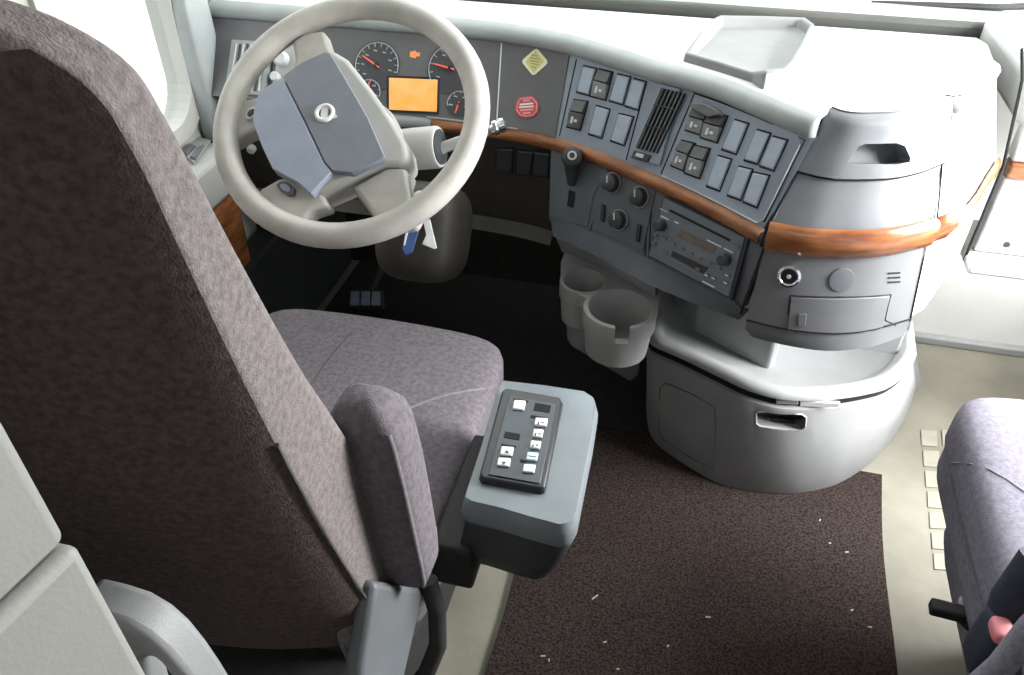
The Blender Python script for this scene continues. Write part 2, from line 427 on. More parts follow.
# padded lip above the face
lipc = FT; L0 = tshift(lipc, 0); L1 = tshift(lipc, .006, .003); L2 = tshift(lipc, .009, .012); L3 = tshift(lipc, .005, .023); L4 = tshift(lipc, -.005, .030); L5 = tshift(lipc, -.017, .033)
vs, fs = loft([L0, L1, L2, L3, L4, L5]); mk('padded_lip', vs, fs, M['lip'], dash, smooth=70)
# dash top pad
PTs = catmull(PT+ST, 2)
P0 = shift(PTs, .004, .0); P1 = shift(PTs, .005, .010); P2 = shift(PTs, -.002, .020); P3 = shift(PTs, -.014, .025)
def wsline(t): return V((XL+.02+t*1.62, 1.93, .862))
edge = L5+P3
allx = [p.x for p in edge]
NE = len(edge)
far = []
acc = [0]
for i in range(1, NE): acc.append(acc[-1]+(edge[i]-edge[i-1]).length)
for i in range(NE):
    far.append(wsline(acc[i]/acc[-1]))
mid = [a.lerp(b, .4)+V((0, 0, .010)) for a, b in zip(edge, far)]
vs, fs = loft([edge, mid, far]); mk('top_pad', vs, fs, M['top'], dash, smooth=50); S_top = Surf(vs, fs)
# passenger end of the top
vs, fs = boxmesh((.86, 1.76, .86), (.60, .40, .09)); mk('passenger_top', vs, fs, M['top'], dash, bevel=.02, seg=4)
# wood strip along the face
def strip(lo, name, hi_z=Z2, lo_z=.722, out=.010, m='wood'):
    A = shift(lo, .000, z=hi_z); B = shift(lo, out*.8, z=hi_z-.006); C = shift(lo, out, z=(hi_z+lo_z)/2); D = shift(lo, out*.7, z=lo_z+.004); E_ = shift(lo, -.002, z=lo_z)
    vs, fs = loft([A, B, C, D, E_]); return mk(name, vs, fs, M[m], dash, smooth=60)
strip(FB[3*len(Lb)-4:], 'wood_trim')
strip(FB[3:3*len(Lb)-3], 'cluster_ledge', m='lip')
PBs = catmull(PB+SB, 2)
nb = 2*(len(PB)-1)+1
strip(PBs[:nb], 'wood_trim', hi_z=.768, lo_z=.716, out=.012); strip(PBs[nb-1:], 'wood_trim', hi_z=.768, lo_z=.720, out=.010)
# lower face: right of px 553 it hangs to z .59, left of it falls back as a dark knee panel
kL = 3*len(Lb)+7
def resample(pts, n):
    L = [0]
    for a, b in zip(pts, pts[1:]): L.append(L[-1]+(b-a).length)
    out = []; j = 0
    for i in range(n):
        t = L[-1]*i/(n-1)
        while j < len(L)-2 and L[j+1] < t: j += 1
        out.append(pts[j].lerp(pts[j+1], (t-L[j])/max(1e-9, L[j+1]-L[j])))
    return out
NL = 30
LR0 = resample([V((p.x, p.y, .722)) for p in shift(FB[kL:], -.003)], NL)
LR1 = resample(catmull([az(x, y, .605) for x, y in ((550, 215), (590, 231.5), (645, 257.5), (690, 281), (741, 308))], 6), NL)
R2 = resample(catmull([az(x, y, .590) for x, y in ((551, 221), (592, 241), (645, 266), (690, 288), (741, 313))], 6), NL)
R3 = resample(catmull([az(x, y, .565) for x, y in ((553, 236), (599, 258), (644, 282), (688, 301), (739, 320))], 6), NL)
R4 = [V((p.x+.02, p.y+.05, .556)) for p in R3]
vs, fs = solid_loft([LR1, LR0], .02); mk('lower_panel', vs, fs, M['dash2'], dash)
S_lo = Surf(*loft([LR1, LR0]))
vs, fs = loft([LR1, R2, R3, R4]); mk('bottom_lip', vs, fs, M['dash'], dash, smooth=60)
lowL = FB[:kL+1]
Q0 = [V((p.x, p.y+.004, .724)) for p in lowL]; Q1 = [V((p.x, p.y+.03, .655)) for p in lowL]; Q2 = [V((p.x, p.y+.06, .50)) for p in lowL]; Q3 = [V((p.x, p.y+.03, .48)) for p in lowL]; Q4 = [V((p.x, p.y+.12, .47)) for p in lowL]
vs, fs = loft([Q0, Q1, Q2]); mk('knee_panel', vs, fs, M['knee'], dash); S_kn = Surf(vs, fs)
vs, fs = loft([Q2, Q3, Q4]); mk('knee_panel_lip', vs, fs, M['kneel'], dash)
# side cheek where the lower panel steps out from the knee panel
c0, c1 = LR0[0], LR1[0]
vs, fs = prism([c0, V((c0.x, c0.y, .56)), V((c0.x-.01, c0.y+.14, .56)), V((c0.x-.01, c0.y+.14, .722))], (.012, 0, 0)); mk('side_cheek', vs, fs, M['dash'], dash)
# prow: top drawer front, blank band, lower panel
i1 = nb
pb, pt = PBs[:i1], PTs[:i1]
seam_t = .60
M1 = [a.lerp(b, .56) for a, b in zip(pb, pt)]; M1b = [a.lerp(b, .58) for a, b in zip(pb, pt)]
top_front = solid_loft([shift(M1b, .006), shift([a.lerp(b, .8) for a, b in zip(pb, pt)], .0065), shift(pt, .0065, .0), shift(pt, .005, .010), shift(pt, -.002, .020), shift(pt, -.014, .0245)], .05)
dfront = mk('top_drawer', *top_front, M['rearp'], dash, smooth=50)
vs, fs = solid_loft([shift(pb, .0), shift(M1, .0)], .02); mk('blank_band', vs, fs, M['rearp'], dash)
S_pr = Surf(*loft([shift(pb, 0), shift(M1, 0), shift(pt, .005), shift(pt, .005, .02)]))
lowP = [V((p.x, p.y, .722)) for p in shift(pb, -.002)]
LP1 = resample(catmull([az(x, y, .585) for x, y in ((746, 322), (784, 331), (832, 335.5), (870, 332), (910, 321))], 6), len(lowP))
lowP = resample(lowP, len(lowP))
vs, fs = solid_loft([LP1, lowP], .03); mk('prow_panel', vs, fs, M['prowl'], dash)
S_pl = Surf(*loft([LP1, lowP]))
B1 = [p+V((0, .001, .002)) for p in LP1]; B2 = resample(catmull([az(x, y, .572) for x, y in ((745, 329), (784, 338), (832, 343), (872, 338), (908, 327))], 6), len(LP1)); B3 = resample(catmull([az(x, y, .556) for x, y in ((752, 337), (784, 345), (827, 351), (870, 347), (903, 336))], 6), len(LP1)); B4 = [p+V((0, .06, -.002)) for p in B3]
vs, fs = loft([B1, B2, B3, B4]); mk('bottom_lip', vs, fs, M['prowl'], dash, smooth=60)
# right flank of the prow
sb, st = PBs[nb-1:], PTs[nb-1:]
sb = shift(sb, 0); st = shift(st, 0)
f0 = [V((p.x, p.y, .722)) for p in sb]; f1 = [V((p.x-.02*(1-i/(len(sb)-1)), p.y-.03*(1-i/(len(sb)-1)), .56)) for i, p in enumerate(sb)]; f1[0] = LP1[-1]+V((.004, 0, -.02))
vs, fs = loft([f1, f0]); mk('flank_lower', vs, fs, M['pale'], dash)
vs, fs = loft([sb, st, shift(st, .004, .010), shift(st, -.002, .020), shift(st, -.014, .025)]); mk('flank_upper', vs, fs, M['pale'], dash, smooth=60)
# dark gaps between the dash modules
def gap(pts, r=.0016, m='dkgap'): return tube('panel_gap', pts, r, M[m], dash, n=6)
gap([FB[-1]+V((-.001, -.002, -.03)), FB[-1]+V((.001, -.003, 0)), FT[-1]+V((.001, -.003, 0)), L2[-1], L3[-1]], .0022)
gap([LR0[-1]+V((.002, -.004, 0)), LR1[-1]+V((.002, -.004, 0)), R2[-1]], .0022)
gap([p for p in shift(M1, .003)], .0012)
gap([LP1[-1]+V((0, -.001, 0)), lowP[-1]+V((0, -.001, 0))], .0014)
gap([M1[-1]+V((.0, -.001, 0)), PBs[nb-1]+V((0, -.001, .016))], .0013); gap([pt[-1]+V((.003, -.006, 0)), M1[-1]+V((.003, -.004, 0))], .0013)
gap([p+V((0, -.002, .003)) for p in B1], .0015)
tube('pad_seam', [q+V((0, 0, .0005)) for q in (edge[-len(P3):])], .0011, M['greyd'], dash, n=6)
vs, fs = loft([[L1[-1], L2[-1], L3[-1], L4[-1], L5[-1]], [P0[0], P1[0], P1[0].lerp(P2[0], .5), P2[0], P3[0]]]); mk('corner_cap', vs, fs, M['lip'], dash)
for a, b in (((576.5, 59), (559.5, 136)), ((646, 84), (626, 160)), ((694, 94), (661, 174))):
    gap([S_up.pick(*a)[0], S_up.pick(*b)[0]], .0013)
gap([S_up.pick(x, y)[0] for x, y in ((694, 93), (720, 102), (757, 117), (805, 140), (764, 222))], .0013)
tube('bright_edge', [S_up.pick(x, y)[0]+V((0, -.001, .001)) for x, y in ((662, 176), (690, 189), (722, 205), (757, 223), (764, 219), (800, 145))], .0012, M['silver'], dash, n=6)
tube('bright_edge', [S_in.pick(501.5, 43)[0], S_in.pick(496.5, 124)[0]], .0014, M['silver'], dash, n=6)
for a, b in (((601, 165), (590, 231)), ((658, 189), (645, 256)), ((662, 191), (649, 258)), ((752, 236), (737, 305)), ((756, 236), (741, 308))):
    gap([S_lo.pick(*a)[0], S_lo.pick(*b)[0]], .0014)

# ---- rockers
def cr(l, ox=480, oy=20, s=3.): return [(ox+x/s, oy+y/s) for x, y in l]
def rocker(q, kind, surf=None, s=3., ox=480, oy=20):
    surf = surf or S_up
    P = cr(q, ox, oy, s); c = (sum(p[0] for p in P)/4, sum(p[1] for p in P)/4)
    big = [(c[0]+(p[0]-c[0])*1.13, c[1]+(p[1]-c[1])*1.09) for p in P]
    fr = plate('rocker_switch', big, surf, .0012, M['dkgap'], dash, bevel=.0004)
    if kind == 'plain':
        plate('switch_cap', P, surf, .004, M['rocker'], fr, inset=.08, lift=.001, bevel=.001)
    elif kind == 'dark':
        plate('switch_cap', P, surf, .003, M['dark'], fr, inset=.08, lift=.001, bevel=.001)
    else:
        def at(u, v):
            a = V((*P[0], 0)).lerp(V((*P[1], 0)), u); b = V((*P[3], 0)).lerp(V((*P[2], 0)), u); w = a.lerp(b, v); return (w.x, w.y)
        plate('switch_cap', [at(0, 0), at(1, 0), at(1, .42), at(0, .42)], surf, .008, M['rockd'], fr, inset=.06, lift=.001, bevel=.001, tilt=[.005, .005, .010, .010])
        plate('switch_cap', [at(0, .44), at(1, .44), at(1, 1), at(0, 1)], surf, .008, M['rockg'] if kind == 'sym' else M['rockd'], fr, inset=.06, lift=.001, bevel=.001, tilt=[.010, .010, .004, .004])
        if kind == 'sym' or kind == 'mark':
            plate('switch_symbol', [at(.3, .6), at(.45, .6), at(.45, .85), at(.3, .85)], surf, .0095, M['silver'], fr, lift=.0005, bevel=0)
            plate('switch_symbol', [at(.55, .68), at(.75, .68), at(.75, .78), at(.55, .78)], surf, .0095, M['silver'], fr, lift=.0005, bevel=0)
for q, kd in [
    ([(312, 138), (350, 147), (328, 226), (292, 216)], 'plain'), ([(358, 148), (398, 158), (378, 240), (333, 228)], 'sym'),
    ([(415, 163), (452, 172), (430, 254), (390, 242)], 'plain'), ([(462, 176), (498, 187), (476, 270), (437, 258)], 'plain'),
    ([(282, 240), (324, 246), (302, 330), (262, 320)], 'mark'), ([(350, 258), (390, 270), (366, 354), (328, 342)], 'plain'),
    ([(418, 282), (460, 292), (434, 376), (394, 362)], 'plain'), ([(640, 262), (690, 272), (665, 345), (618, 330)], 'sym'),
    ([(690, 278), (742, 290), (712, 368), (664, 352)], 'sym'), ([(765, 300), (806, 312), (770, 402), (728, 388)], 'plain'),
    ([(832, 330), (872, 342), (834, 432), (795, 420)], 'plain'), ([(880, 350), (922, 362), (882, 452), (842, 438)], 'plain'),
    ([(605, 362), (645, 372), (612, 452), (575, 436)], 'sym'), ([(648, 378), (690, 388), (660, 475), (616, 458)], 'sym'),
    ([(715, 408), (755, 420), (720, 512), (682, 498)], 'plain'), ([(778, 440), (818, 450), (784, 540), (745, 526)], 'plain'),
    ([(822, 458), (868, 468), (832, 562), (792, 545)], 'plain')]:
    rocker(q, kd)
# raised guards over the two left rockers
plate('switch_guard', cr([(636, 255), (690, 258), (728, 275), (740, 292), (700, 300), (655, 275)]), S_up, .014, M['rockd'], dash, inset=.1, lift=.006, bevel=.001)
for q in ([(50, 385), (100, 385), (95, 455), (50, 450)], [(115, 390), (160, 395), (150, 465), (110, 460)], [(165, 395), (210, 400), (205, 470), (160, 465)]):
    rocker(q, 'dark', S_kn)
# ---- air vent
vent = plate('air_vent', cr([(545, 192), (638, 214), (542, 438), (450, 408)]), S_up, .004, M['panel'], dash, bevel=.0015)
plate('vent_recess', cr([(548, 205), (622, 222), (537, 402), (470, 384)]), S_up, .0012, M['dkgap'], vent, lift=.004, bevel=.0005)
for i in range(6):
    t = (i+.5)/6
    a0, a1 = (548+74*t, 205+17*t), (470+67*t, 384+18*t)
    p0, n0 = S_up.pick(480+a0[0]/3, 20+a0[1]/3); p1, n1 = S_up.pick(480+a1[0]/3, 20+a1[1]/3)
    tube('vent_slat', [p0+n0*.006, p1+n1*.006], .0018, M['greyd'], vent, n=6)
p0, n0 = S_up.pick(480+510/3, 20+262/3); p1, n1 = S_up.pick(480+583/3, 20+282/3)
for t in (.28, .62):
    a0 = S_up.pick(480+(548-78*t)/3, 20+(205+179*t)/3); a1 = S_up.pick(480+(622-85*t)/3, 20+(222+180*t)/3)
    tube('vent_slat', [a0[0]+a0[1]*.0075, a1[0]+a1[1]*.0075], .0012, M['dark'], vent, n=6)
plate('vent_thumbwheel', cr([(468, 392), (518, 406), (508, 428), (458, 414)]), S_up, .004, M['dark'], vent, lift=.004, bevel=.001)
plate('thumbwheel_grip', cr([(478, 399), (500, 405), (496, 416), (473, 409)]), S_up, .003, M['silver'], bpy.data.objects['vent_thumbwheel'], lift=.0075, bevel=.0005)
# ---- left vent at the end of the dash, light switches
S_lv = S_in
lv = plate('air_vent', [(233, 40), (276, 43), (266, 97), (226, 93)], S_lv, .008, M['lip'], dash, bevel=.003)
for i in range(9):
    x = 240+3.6*i
    p0, n0 = S_lv.pick(x-1, 45); p1, _ = S_lv.pick(x-8, 92)
    tube('vent_slat', [p0+n0*.009, p1+n0*.009], .0022, M['dark'] if i % 2 else M['silver'], lv, n=6)
lp = plate('light_switch_panel', [(281, 44), (328, 47), (320, 103), (271, 98)], S_lv, .006, M['pads'], dash, bevel=.002)
p, n = S_lv.pick(284, 60); lathe('light_knob', [(.016, 0), (.016, .012), (.012, .016)], p+n*.006, n, M['silver'], lp, n=20)
p, n = S_lv.pick(278, 78); lathe('light_knob', [(.010, 0), (.010, .012), (.008, .014)], p+n*.006, n, M['silver'], lp, n=20)
p, n = S_kn.pick(253, 147); lathe('light_knob', [(.010, 0), (.010, .012), (.008, .014)], p+n*.002, n, M['silver'], dash, n=20)
vs, fs = superbox((-1.065, 1.525, .80), (.045, .09, .36), 5, 8); mk('end_bezel', vs, fs, M['lip'], dash, smooth=80)
# ---- gauges
def arcpts(c, n, u, w, r, a0, a1, k=24): return [c+n*.001+(u*math.cos(math.radians(a0+(a1-a0)*i/k))+w*math.sin(math.radians(a0+(a1-a0)*i/k)))*r for i in range(k+1)]
def gauge(px, py, r, a0, a1, na, ticks):
    c, n, u, w = frame_on(S_in, px, py)
    g = lathe('gauge', [(r*1.08, 0), (r*1.08, .0012), (r*1.02, .0015)], c, n, M['gface'], inst, n=32)
    vs, fs = tubemesh(arcpts(c+n*.001, n, u, w, r, a0, a1), .0011, 5)
    for i in range(ticks):
        a = math.radians(a0+(a1-a0)*i/(ticks-1)); d = u*math.cos(a)+w*math.sin(a)
        vs, fs = join((vs, fs), tubemesh([c+n*.002+d*r*.82, c+n*.002+d*r], .0009, 4))
        if i % 2 == 0:
            s_ = u*.0035
            vs, fs = join((vs, fs), tubemesh([c+n*.002+d*r*.66-s_, c+n*.002+d*r*.66+s_], .0016, 4))
    mk('gauge_scale', vs, fs, M['gscale'], g)
    d = u*math.cos(math.radians(na))+w*math.sin(math.radians(na))
    tube('needle', [c+n*.004-d*r*.15, c+n*.004+d*r*.8], [.0025, .0012], M['needle'], g, n=6)
    lathe('needle_hub', [(r*.12, 0), (r*.12, .005)], c+n*.001, n, M['black'], g, n=16)
gauge(377, 66, .047, 225, -5, 160, 13)
gauge(451, 69, .047, 225, -5, 178, 11)
gauge(459, 104, .025, 200, -10, 265, 7)
gauge(369, 92, .025, 200, -10, 100, 7)
lcd_b = plate('display', [(387, 75.5), (440, 77.5), (439, 114.5), (387, 112)], S_in, .002, M['black'], inst, bevel=.0005)
plate('display_screen', [(389.5, 78), (438, 80), (437, 112), (389.5, 109.8)], S_in, .001, M['orange'], lcd_b, lift=.002, bevel=0)
plate('warning_lamp', [(410, 52), (416, 50.5), (416, 52.5), (420, 52.5), (420, 56.5), (416, 56.5), (416, 58.5), (410, 57)], S_in, .0012, M['amber'], inst, bevel=0)
tube('bright_edge', [S_in.pick(x, y)[0] for x, y in ((395, 120.5), (430, 122), (470, 124), (495, 126))], .002, M['lip'], dash, n=6)
# ---- stickers
def st(l): return [(500+x/7.5, 40+y/7.5) for x, y in l]
s1 = plate('yellow_sticker', st([(270, 68), (285, 70), (352, 150), (358, 170), (350, 185), (262, 262), (242, 262), (174, 178), (168, 160), (176, 145), (255, 75)]), S_in, .0008, M['yellow_edge'], dash, lift=.0005, bevel=0, label='yellow diamond warning sticker')
plate('sticker_print', st([(268, 85), (332, 162), (252, 245), (192, 165)]), S_in, .0006, M['yellow'], s1, lift=.0014, bevel=0)
for a, b, c_, d in ((225, 130, 300, 142), (228, 152, 300, 164), (235, 172, 290, 182), (240, 110, 285, 118), (240, 195, 275, 203)):
    plate('sticker_lettering', st([(a, b), (c_, d), (c_-1, d+9), (a-1, b+9)]), S_in, .0004, M['olive'], s1, lift=.0021, bevel=0)
s2 = plate('red_sticker', st([(120, 470), (145, 430), (245, 418), (292, 470), (290, 540), (255, 578), (195, 590), (145, 575), (112, 530)]), S_in, .0008, M['red'], dash, lift=.0005, bevel=0, label='red octagonal warning sticker')
vs, fs = [], []
for k_ in range(16):
    pass
ring = [S_in.pick(*q)[0]+S_in.pick(*q)[1]*.0016 for q in st([(135, 478), (155, 445), (238, 434), (278, 476), (276, 535), (248, 564), (195, 574), (152, 560), (128, 525)])]
tube('sticker_border', ring, .0012, M['pink'], s2, n=5, closed=True)
for a, b, c_, d in ((150, 480, 250, 470), (145, 500, 255, 492), (155, 522, 250, 515), (175, 452, 230, 446), (175, 545, 232, 540)):
    plate('sticker_lettering', st([(a, b), (c_, d), (c_, d+12), (a, b+12)]), S_in, .0004, M['white'] if b in (480, 500) else M['pink'], s2, lift=.0015, bevel=0)

# ---- trailer brake lever
p, n = S_lo.pick(573, 185)
lv_p = curved_plate('lever_plate', [(558, 150), (599, 165)], [(555, 216), (588, 227)], S_lo, .002, M['dash2'], dash, bevel=.0005)
plate('lever_slot', [(570, 190), (576, 192), (574, 208), (568, 206)], S_lo, .001, M['dkgap'], lv_p, lift=.0032, bevel=0)
k0_, kn = S_lo.pick(572, 183)[0], S_lo.pick(572, 183)[1]
hd = ad(572, 157, (k0_-CAM).dot(FW)-.045)
tube('brake_lever', [k0_, k0_.lerp(hd, .4), hd+V((0, .002, -.006))], [.010, .013, .017], M['dark'], dash, n=14)
bl = lathe('lever_knob', [(.013, -.014), (.019, -.008), (.021, 0), (.019, .008), (.012, .012)], hd, (CAM-hd).normalized()+V((0, 0, .3)), M['dark'], bpy.data.objects['brake_lever'], n=24)
axk = ((CAM-hd).normalized()+V((0, 0, .3))).normalized()
lathe('knob_emblem', [(.009, 0), (.009, .0015)], hd+axk*.012, axk, M['silver'], bl, n=20)
lathe('knob_emblem_ring', [(.0055, 0), (.0055, .0012)], hd+axk*.0132, axk, M['dark'], bl, n=20)
# ---- climate panel
cp = curved_plate('climate_panel', [(603, 169), (656, 191)], [(592, 229), (643, 251)], S_lo, .002, M['dash2'], dash, bevel=.0008)
def knob(px, py, r, par, h=.016, m='dark', s=None, ptr=True):
    s = s or S_lo
    c, n = s.pick(px, py); u = n.cross(V((0, 0, 1))).normalized(); w = n.cross(u)
    kb = lathe('control_knob', [(r*1.25, 0), (r*1.25, .002), (r, .003), (r*.92, h), (r*.7, h+.002)], c+n*.002, n, M[m], par, n=28)
    vs, fs = tubemesh([c+n*.0045+(u*math.cos(a)+w*math.sin(a))*r*1.2 for a in [math.radians(20*i) for i in range(18)]], .0009, 5, closed=True)
    mk('knob_ring', vs, fs, M['greyl'], kb)
    if ptr:
        d = (u*.4-w).normalized()
        tube('knob_pointer', [c+n*(h+.0045), c+n*(h+.0045)+d*r*.8], .0016, M['silver'], kb, n=5)
    return kb
for a in ((613, 183), (640.7, 197), (620, 220)): knob(*a, .0165, cp)
plate('slide_switch', [(603, 204), (606.5, 205), (605, 222), (601.5, 221)], S_lo, .005, M['black'], cp, lift=.002)
plate('slide_switch', [(639, 224), (642.5, 225.5), (640.5, 242), (637, 241)], S_lo, .005, M['black'], cp, lift=.002)
# ---- radio
def rr(l): return [(640+x/5.62, 190+y/5.62) for x, y in l]
S_base = S_lo; S_lo = fitplane(rr([(140, 35), (615, 262), (520, 618), (52, 372)]), S_base, -.004)
rd = plate('car_radio', rr([(140, 35), (615, 262), (520, 618), (52, 372)]), S_lo, .006, M['dark'], dash, bevel=.0015)
plate('radio_surround', rr([(148, 48), (602, 266), (512, 600), (64, 366)]), S_lo, .002, M['dash'], rd, lift=.006, bevel=.0008)
plate('radio_surround', rr([(612, 262), (628, 268), (530, 620), (515, 612)]), S_lo, .009, M['black'], rd, lift=.001, bevel=.0008)
plate('disc_slot', rr([(184, 107), (524, 276), (520, 288), (180, 119)]), S_lo, .001, M['dkgap'], rd, lift=.008, bevel=0)
plate('radio_display', rr([(240, 222), (445, 318), (425, 352), (228, 258)]), S_lo, .001, mat('radio_display', (.10, .075, .06), .25, noise=.2, scale=60), rd, lift=.008, bevel=0)
plate('cassette_door', rr([(200, 340), (400, 435), (375, 470), (190, 370)]), S_lo, .0015, M['black'], rd, lift=.008, bevel=.0005)
plate('cassette_trim', rr([(185, 380), (375, 478), (370, 488), (182, 392)]), S_lo, .002, M['greyd'], rd, lift=.008, bevel=.0004)
for x, y in ((105, 250), (95, 297), (155, 270), (203, 297), (252, 322), (302, 350), (353, 377), (405, 403), (445, 395), (460, 433), (160, 343), (392, 472), (433, 490), (508, 475), (500, 515), (340, 442), (565, 312)):
    plate('radio_button', rr([(x-11, y-12), (x+12, y-2), (x+9, y+14), (x-13, y+4)]), S_lo, .004, M['greyd'], rd, lift=.007, bevel=.0006)
for x, y, w_ in ((155, 155, 22), (432, 298, 40), (512, 338, 26), (400, 527, 34), (205, 398, 22), (222, 182, 12), (508, 476, 9), (500, 518, 9), (392, 476, 9), (433, 493, 9), (150, 113, 20)):
    plate('radio_lettering', rr([(x-w_, y-w_*.5-3), (x+w_, y+w_*.5-3), (x+w_-2, y+w_*.5+4), (x-w_-2, y-w_*.5+4)]), S_lo, .0006, M['silver'] if x != 150 else M['greyl'], rd, lift=.0115 if w_ == 9 else .0082, bevel=0)
for x, y in ((137, 198), (497, 388)): knob(640+x/5.62, 190+y/5.62, .011, rd, h=.02, ptr=False)
S_lo = S_base
# ---- prow fittings
c, n = S_pl.pick(789, 276)
so = lathe('power_socket', [(.019, 0), (.019, .004), (.015, .006), (.0125, .004), (.0115, .001)], c, n, M['chrome'], dash, n=28)
lathe('socket_well', [(.0122, 0), (.0122, .0025), (.006, .0028)], c+n*.001, n, M['black'], so, n=24)
lathe('socket_pin', [(.004, 0), (.003, .004)], c+n*.003, n, M['silver'], so, n=12)
c, n = S_pl.pick(841.5, 280); lathe('blank_plug', [(.021, 0), (.0205, .0015), (.018, .002)], c, n, M['greyd'], dash, n=28)
for y in (273.5, 278, 282.5): plate('vent_slit', [(888, y-1), (900, y-1.6), (899.5, y), (887.5, y+.6)], S_pl, .001, M['dkgap'], dash, lift=.0005, bevel=0)
lid = curved_plate('storage_lid', [(791, 297.5), (840, 298.5), (889, 296)], [(787, 331), (835, 334), (881, 329)], S_pl, .003, M['prowl'], dash, bevel=.0012)
plate('finger_pull', [(798, 313), (806, 313), (805, 325), (797, 325)], S_pl, .002, M['greyd'], lid, lift=.0035, bevel=.0008)
ring = [S_pl.pick(x, y)[0] for x, y in ((790, 295.5), (806, 296.5), (822, 297), (840, 297), (857, 296.8), (875, 296), (891, 294.5), (888, 306), (885, 320), (882, 332))]
gap(ring, .0012)
gap([S_pl.pick(x, y)[0] for x, y in ((790, 296), (788, 313), (785.5, 332))], .0010)
# recessed grip cut into the top drawer
hp = [S_pr.pick(x, y) for x, y in ((845, 163), (858, 146.5), (864, 144), (896, 143), (904, 146), (909, 158), (908, 162), (895, 164.5))]
hn = sum((q[1] for q in hp), V((0, 0, 0))).normalized()
try:
    cut(dfront, *prism([q[0]+hn*.03 for q in hp], -hn*.062))
except Exception as e: print('cut failed', e)
plate('grip_recess', [(843, 164), (857, 145), (905, 143), (910, 163)], Plane(sum((q[0] for q in hp), V((0, 0, 0)))/8-hn*.031, hn), .002, M['greyd'], dash, bevel=0)
# ---- passenger side of the dash
def slab(name, x0, x1, y, z0, z1, m, d=.04, **k): return box(name, ((x0+x1)/2, y+d/2, (z0+z1)/2), (x1-x0, d, z1-z0), M[m], dash, **k)
slab('passenger_panel', .575, 1.14, 1.55, .755, .90, 'pale', bevel=.004)
slab('wood_trim', .575, 1.14, 1.542, .724, .753, 'wood', bevel=.004)
gb = slab('glove_box_door', .575, 1.14, 1.552, .56, .722, 'pale', bevel=.004)
c, n = Plane((0, 1.552, 0), (0, -1, 0)).pick(1005, 243)
lk = lathe('glove_box_lock', [(.014, 0), (.014, .004), (.011, .006)], c, (0, -1, 0), M['silver'], gb, n=20)
lathe('lock_slot', [(.007, 0), (.006, .002)], c+V((.002, -.006, 0)), (0, -1, 0), M['dark'], lk, n=16)
slab('passenger_ledge', .56, 1.14, 1.50, .535, .556, 'pale', d=.2, bevel=.006)
gap([V((.562, 1.545, .54)), V((.562, 1.545, .75)), V((.545, 1.57, .90)), V((.535, 1.60, .945))], .003)
# ---- tray on the dash top
def toptray():
    rim = [(684, 50), (698, 36), (712, 21), (718, 18), (760, 18.5), (802, 20), (811, 27), (802, 47), (790, 68), (782, 76), (762, 78), (752, 71), (718, 60)]
    B = [S_top.pick(x, y+11)[0] for x, y in rim]; c = sum(B, V((0, 0, 0)))/len(B)
    low = {0, 11, 12}
    hh = [.015 if i in low else .029 for i in range(len(B))]
    b0 = [c+(p-c)*1.02-V((0, 0, .004)) for p in B]
    t0 = [p+V((0, 0, h)) for p, h in zip(B, hh)]
    t1 = [c+(p-c)*.92+V((0, 0, h)) for p, h in zip(B, hh)]
    i0 = [c+(p-c)*.87+V((0, 0, .009)) for p in B]
    vs, fs = loft([b0, t0, t1, i0], closed=True); fs.append(tuple(len(vs)-len(B)+i for i in range(len(B))))
    mk('dash_tray', vs, fs, M['tray'], dash, bevel=.004, smooth=40, label='shallow open tray on the white dash top')
toptray()
# windscreen base
box('trim_7', (.035, 1.955, .858), (2.25, .03, .055), M['cowl'], bevel=.008, kind='structure')
box('trim_8', (.035, 2.05, .862), (2.25, .10, .03), M['cowl2'], bevel=.008, kind='structure')
box('hood', (.07, 2.75, .72), (1.9, 1.2, .10), M['kick'], bevel=.03); tag(bpy.data.objects['hood'], 'pale truck hood beyond the windscreen', 'hood')
wp = empty('wiper', (.9, 2.12, .87), 'thin black wiper lying outside the windscreen base', 'wiper')
tube('wiper_arm', [V((.35, 2.10, .872)), V((.62, 2.09, .885)), V((.95, 2.06, .93))], .008, M['rubber'], wp, n=6)

# ================================================================== STEERING
WC = ad(350, 116.5, 1.304)
nc = V((-.115, .282, .953)); WN = (RT*nc.x + UP*nc.y + (-FW)*nc.z).normalized()
WPl = Plane(WC, WN)
wheel = empty('steering_wheel', WC, 'pale grey leather steering wheel turned slightly, with round silver emblem', 'steering wheel')
wu = V((1, 0, 0)); wu = (wu-WN*wu.dot(WN)).normalized(); ww = WN.cross(wu)
R0, r0 = .2105, .0205
tube('rim', [WC+(wu*math.cos(a)+ww*math.sin(a))*R0 for a in [2*math.pi*i/64 for i in range(64)]], r0, M['wheel'], wheel, n=16, closed=True)
def hubplate(name, pxs, h0, h1, m, inset=.06, bevel=.006, seg=3, par=None):
    P = [WPl.pick(*p)[0] for p in pxs]; c = sum(P, V((0, 0, 0)))/len(P)
    base = [p+WN*h0 for p in P]; top = [p+(c-p)*inset+WN*h1 for p in P]; k = len(P)
    return mk(name, base+top, [tuple(range(k)), tuple(range(2*k-1, k-1, -1))]+[(i, (i+1) % k, k+(i+1) % k, k+i) for i in range(k)], M[m], par or wheel, bevel=bevel, seg=seg)
def w1(l): return [(200+x/3.2, y/3.2) for x, y in l]
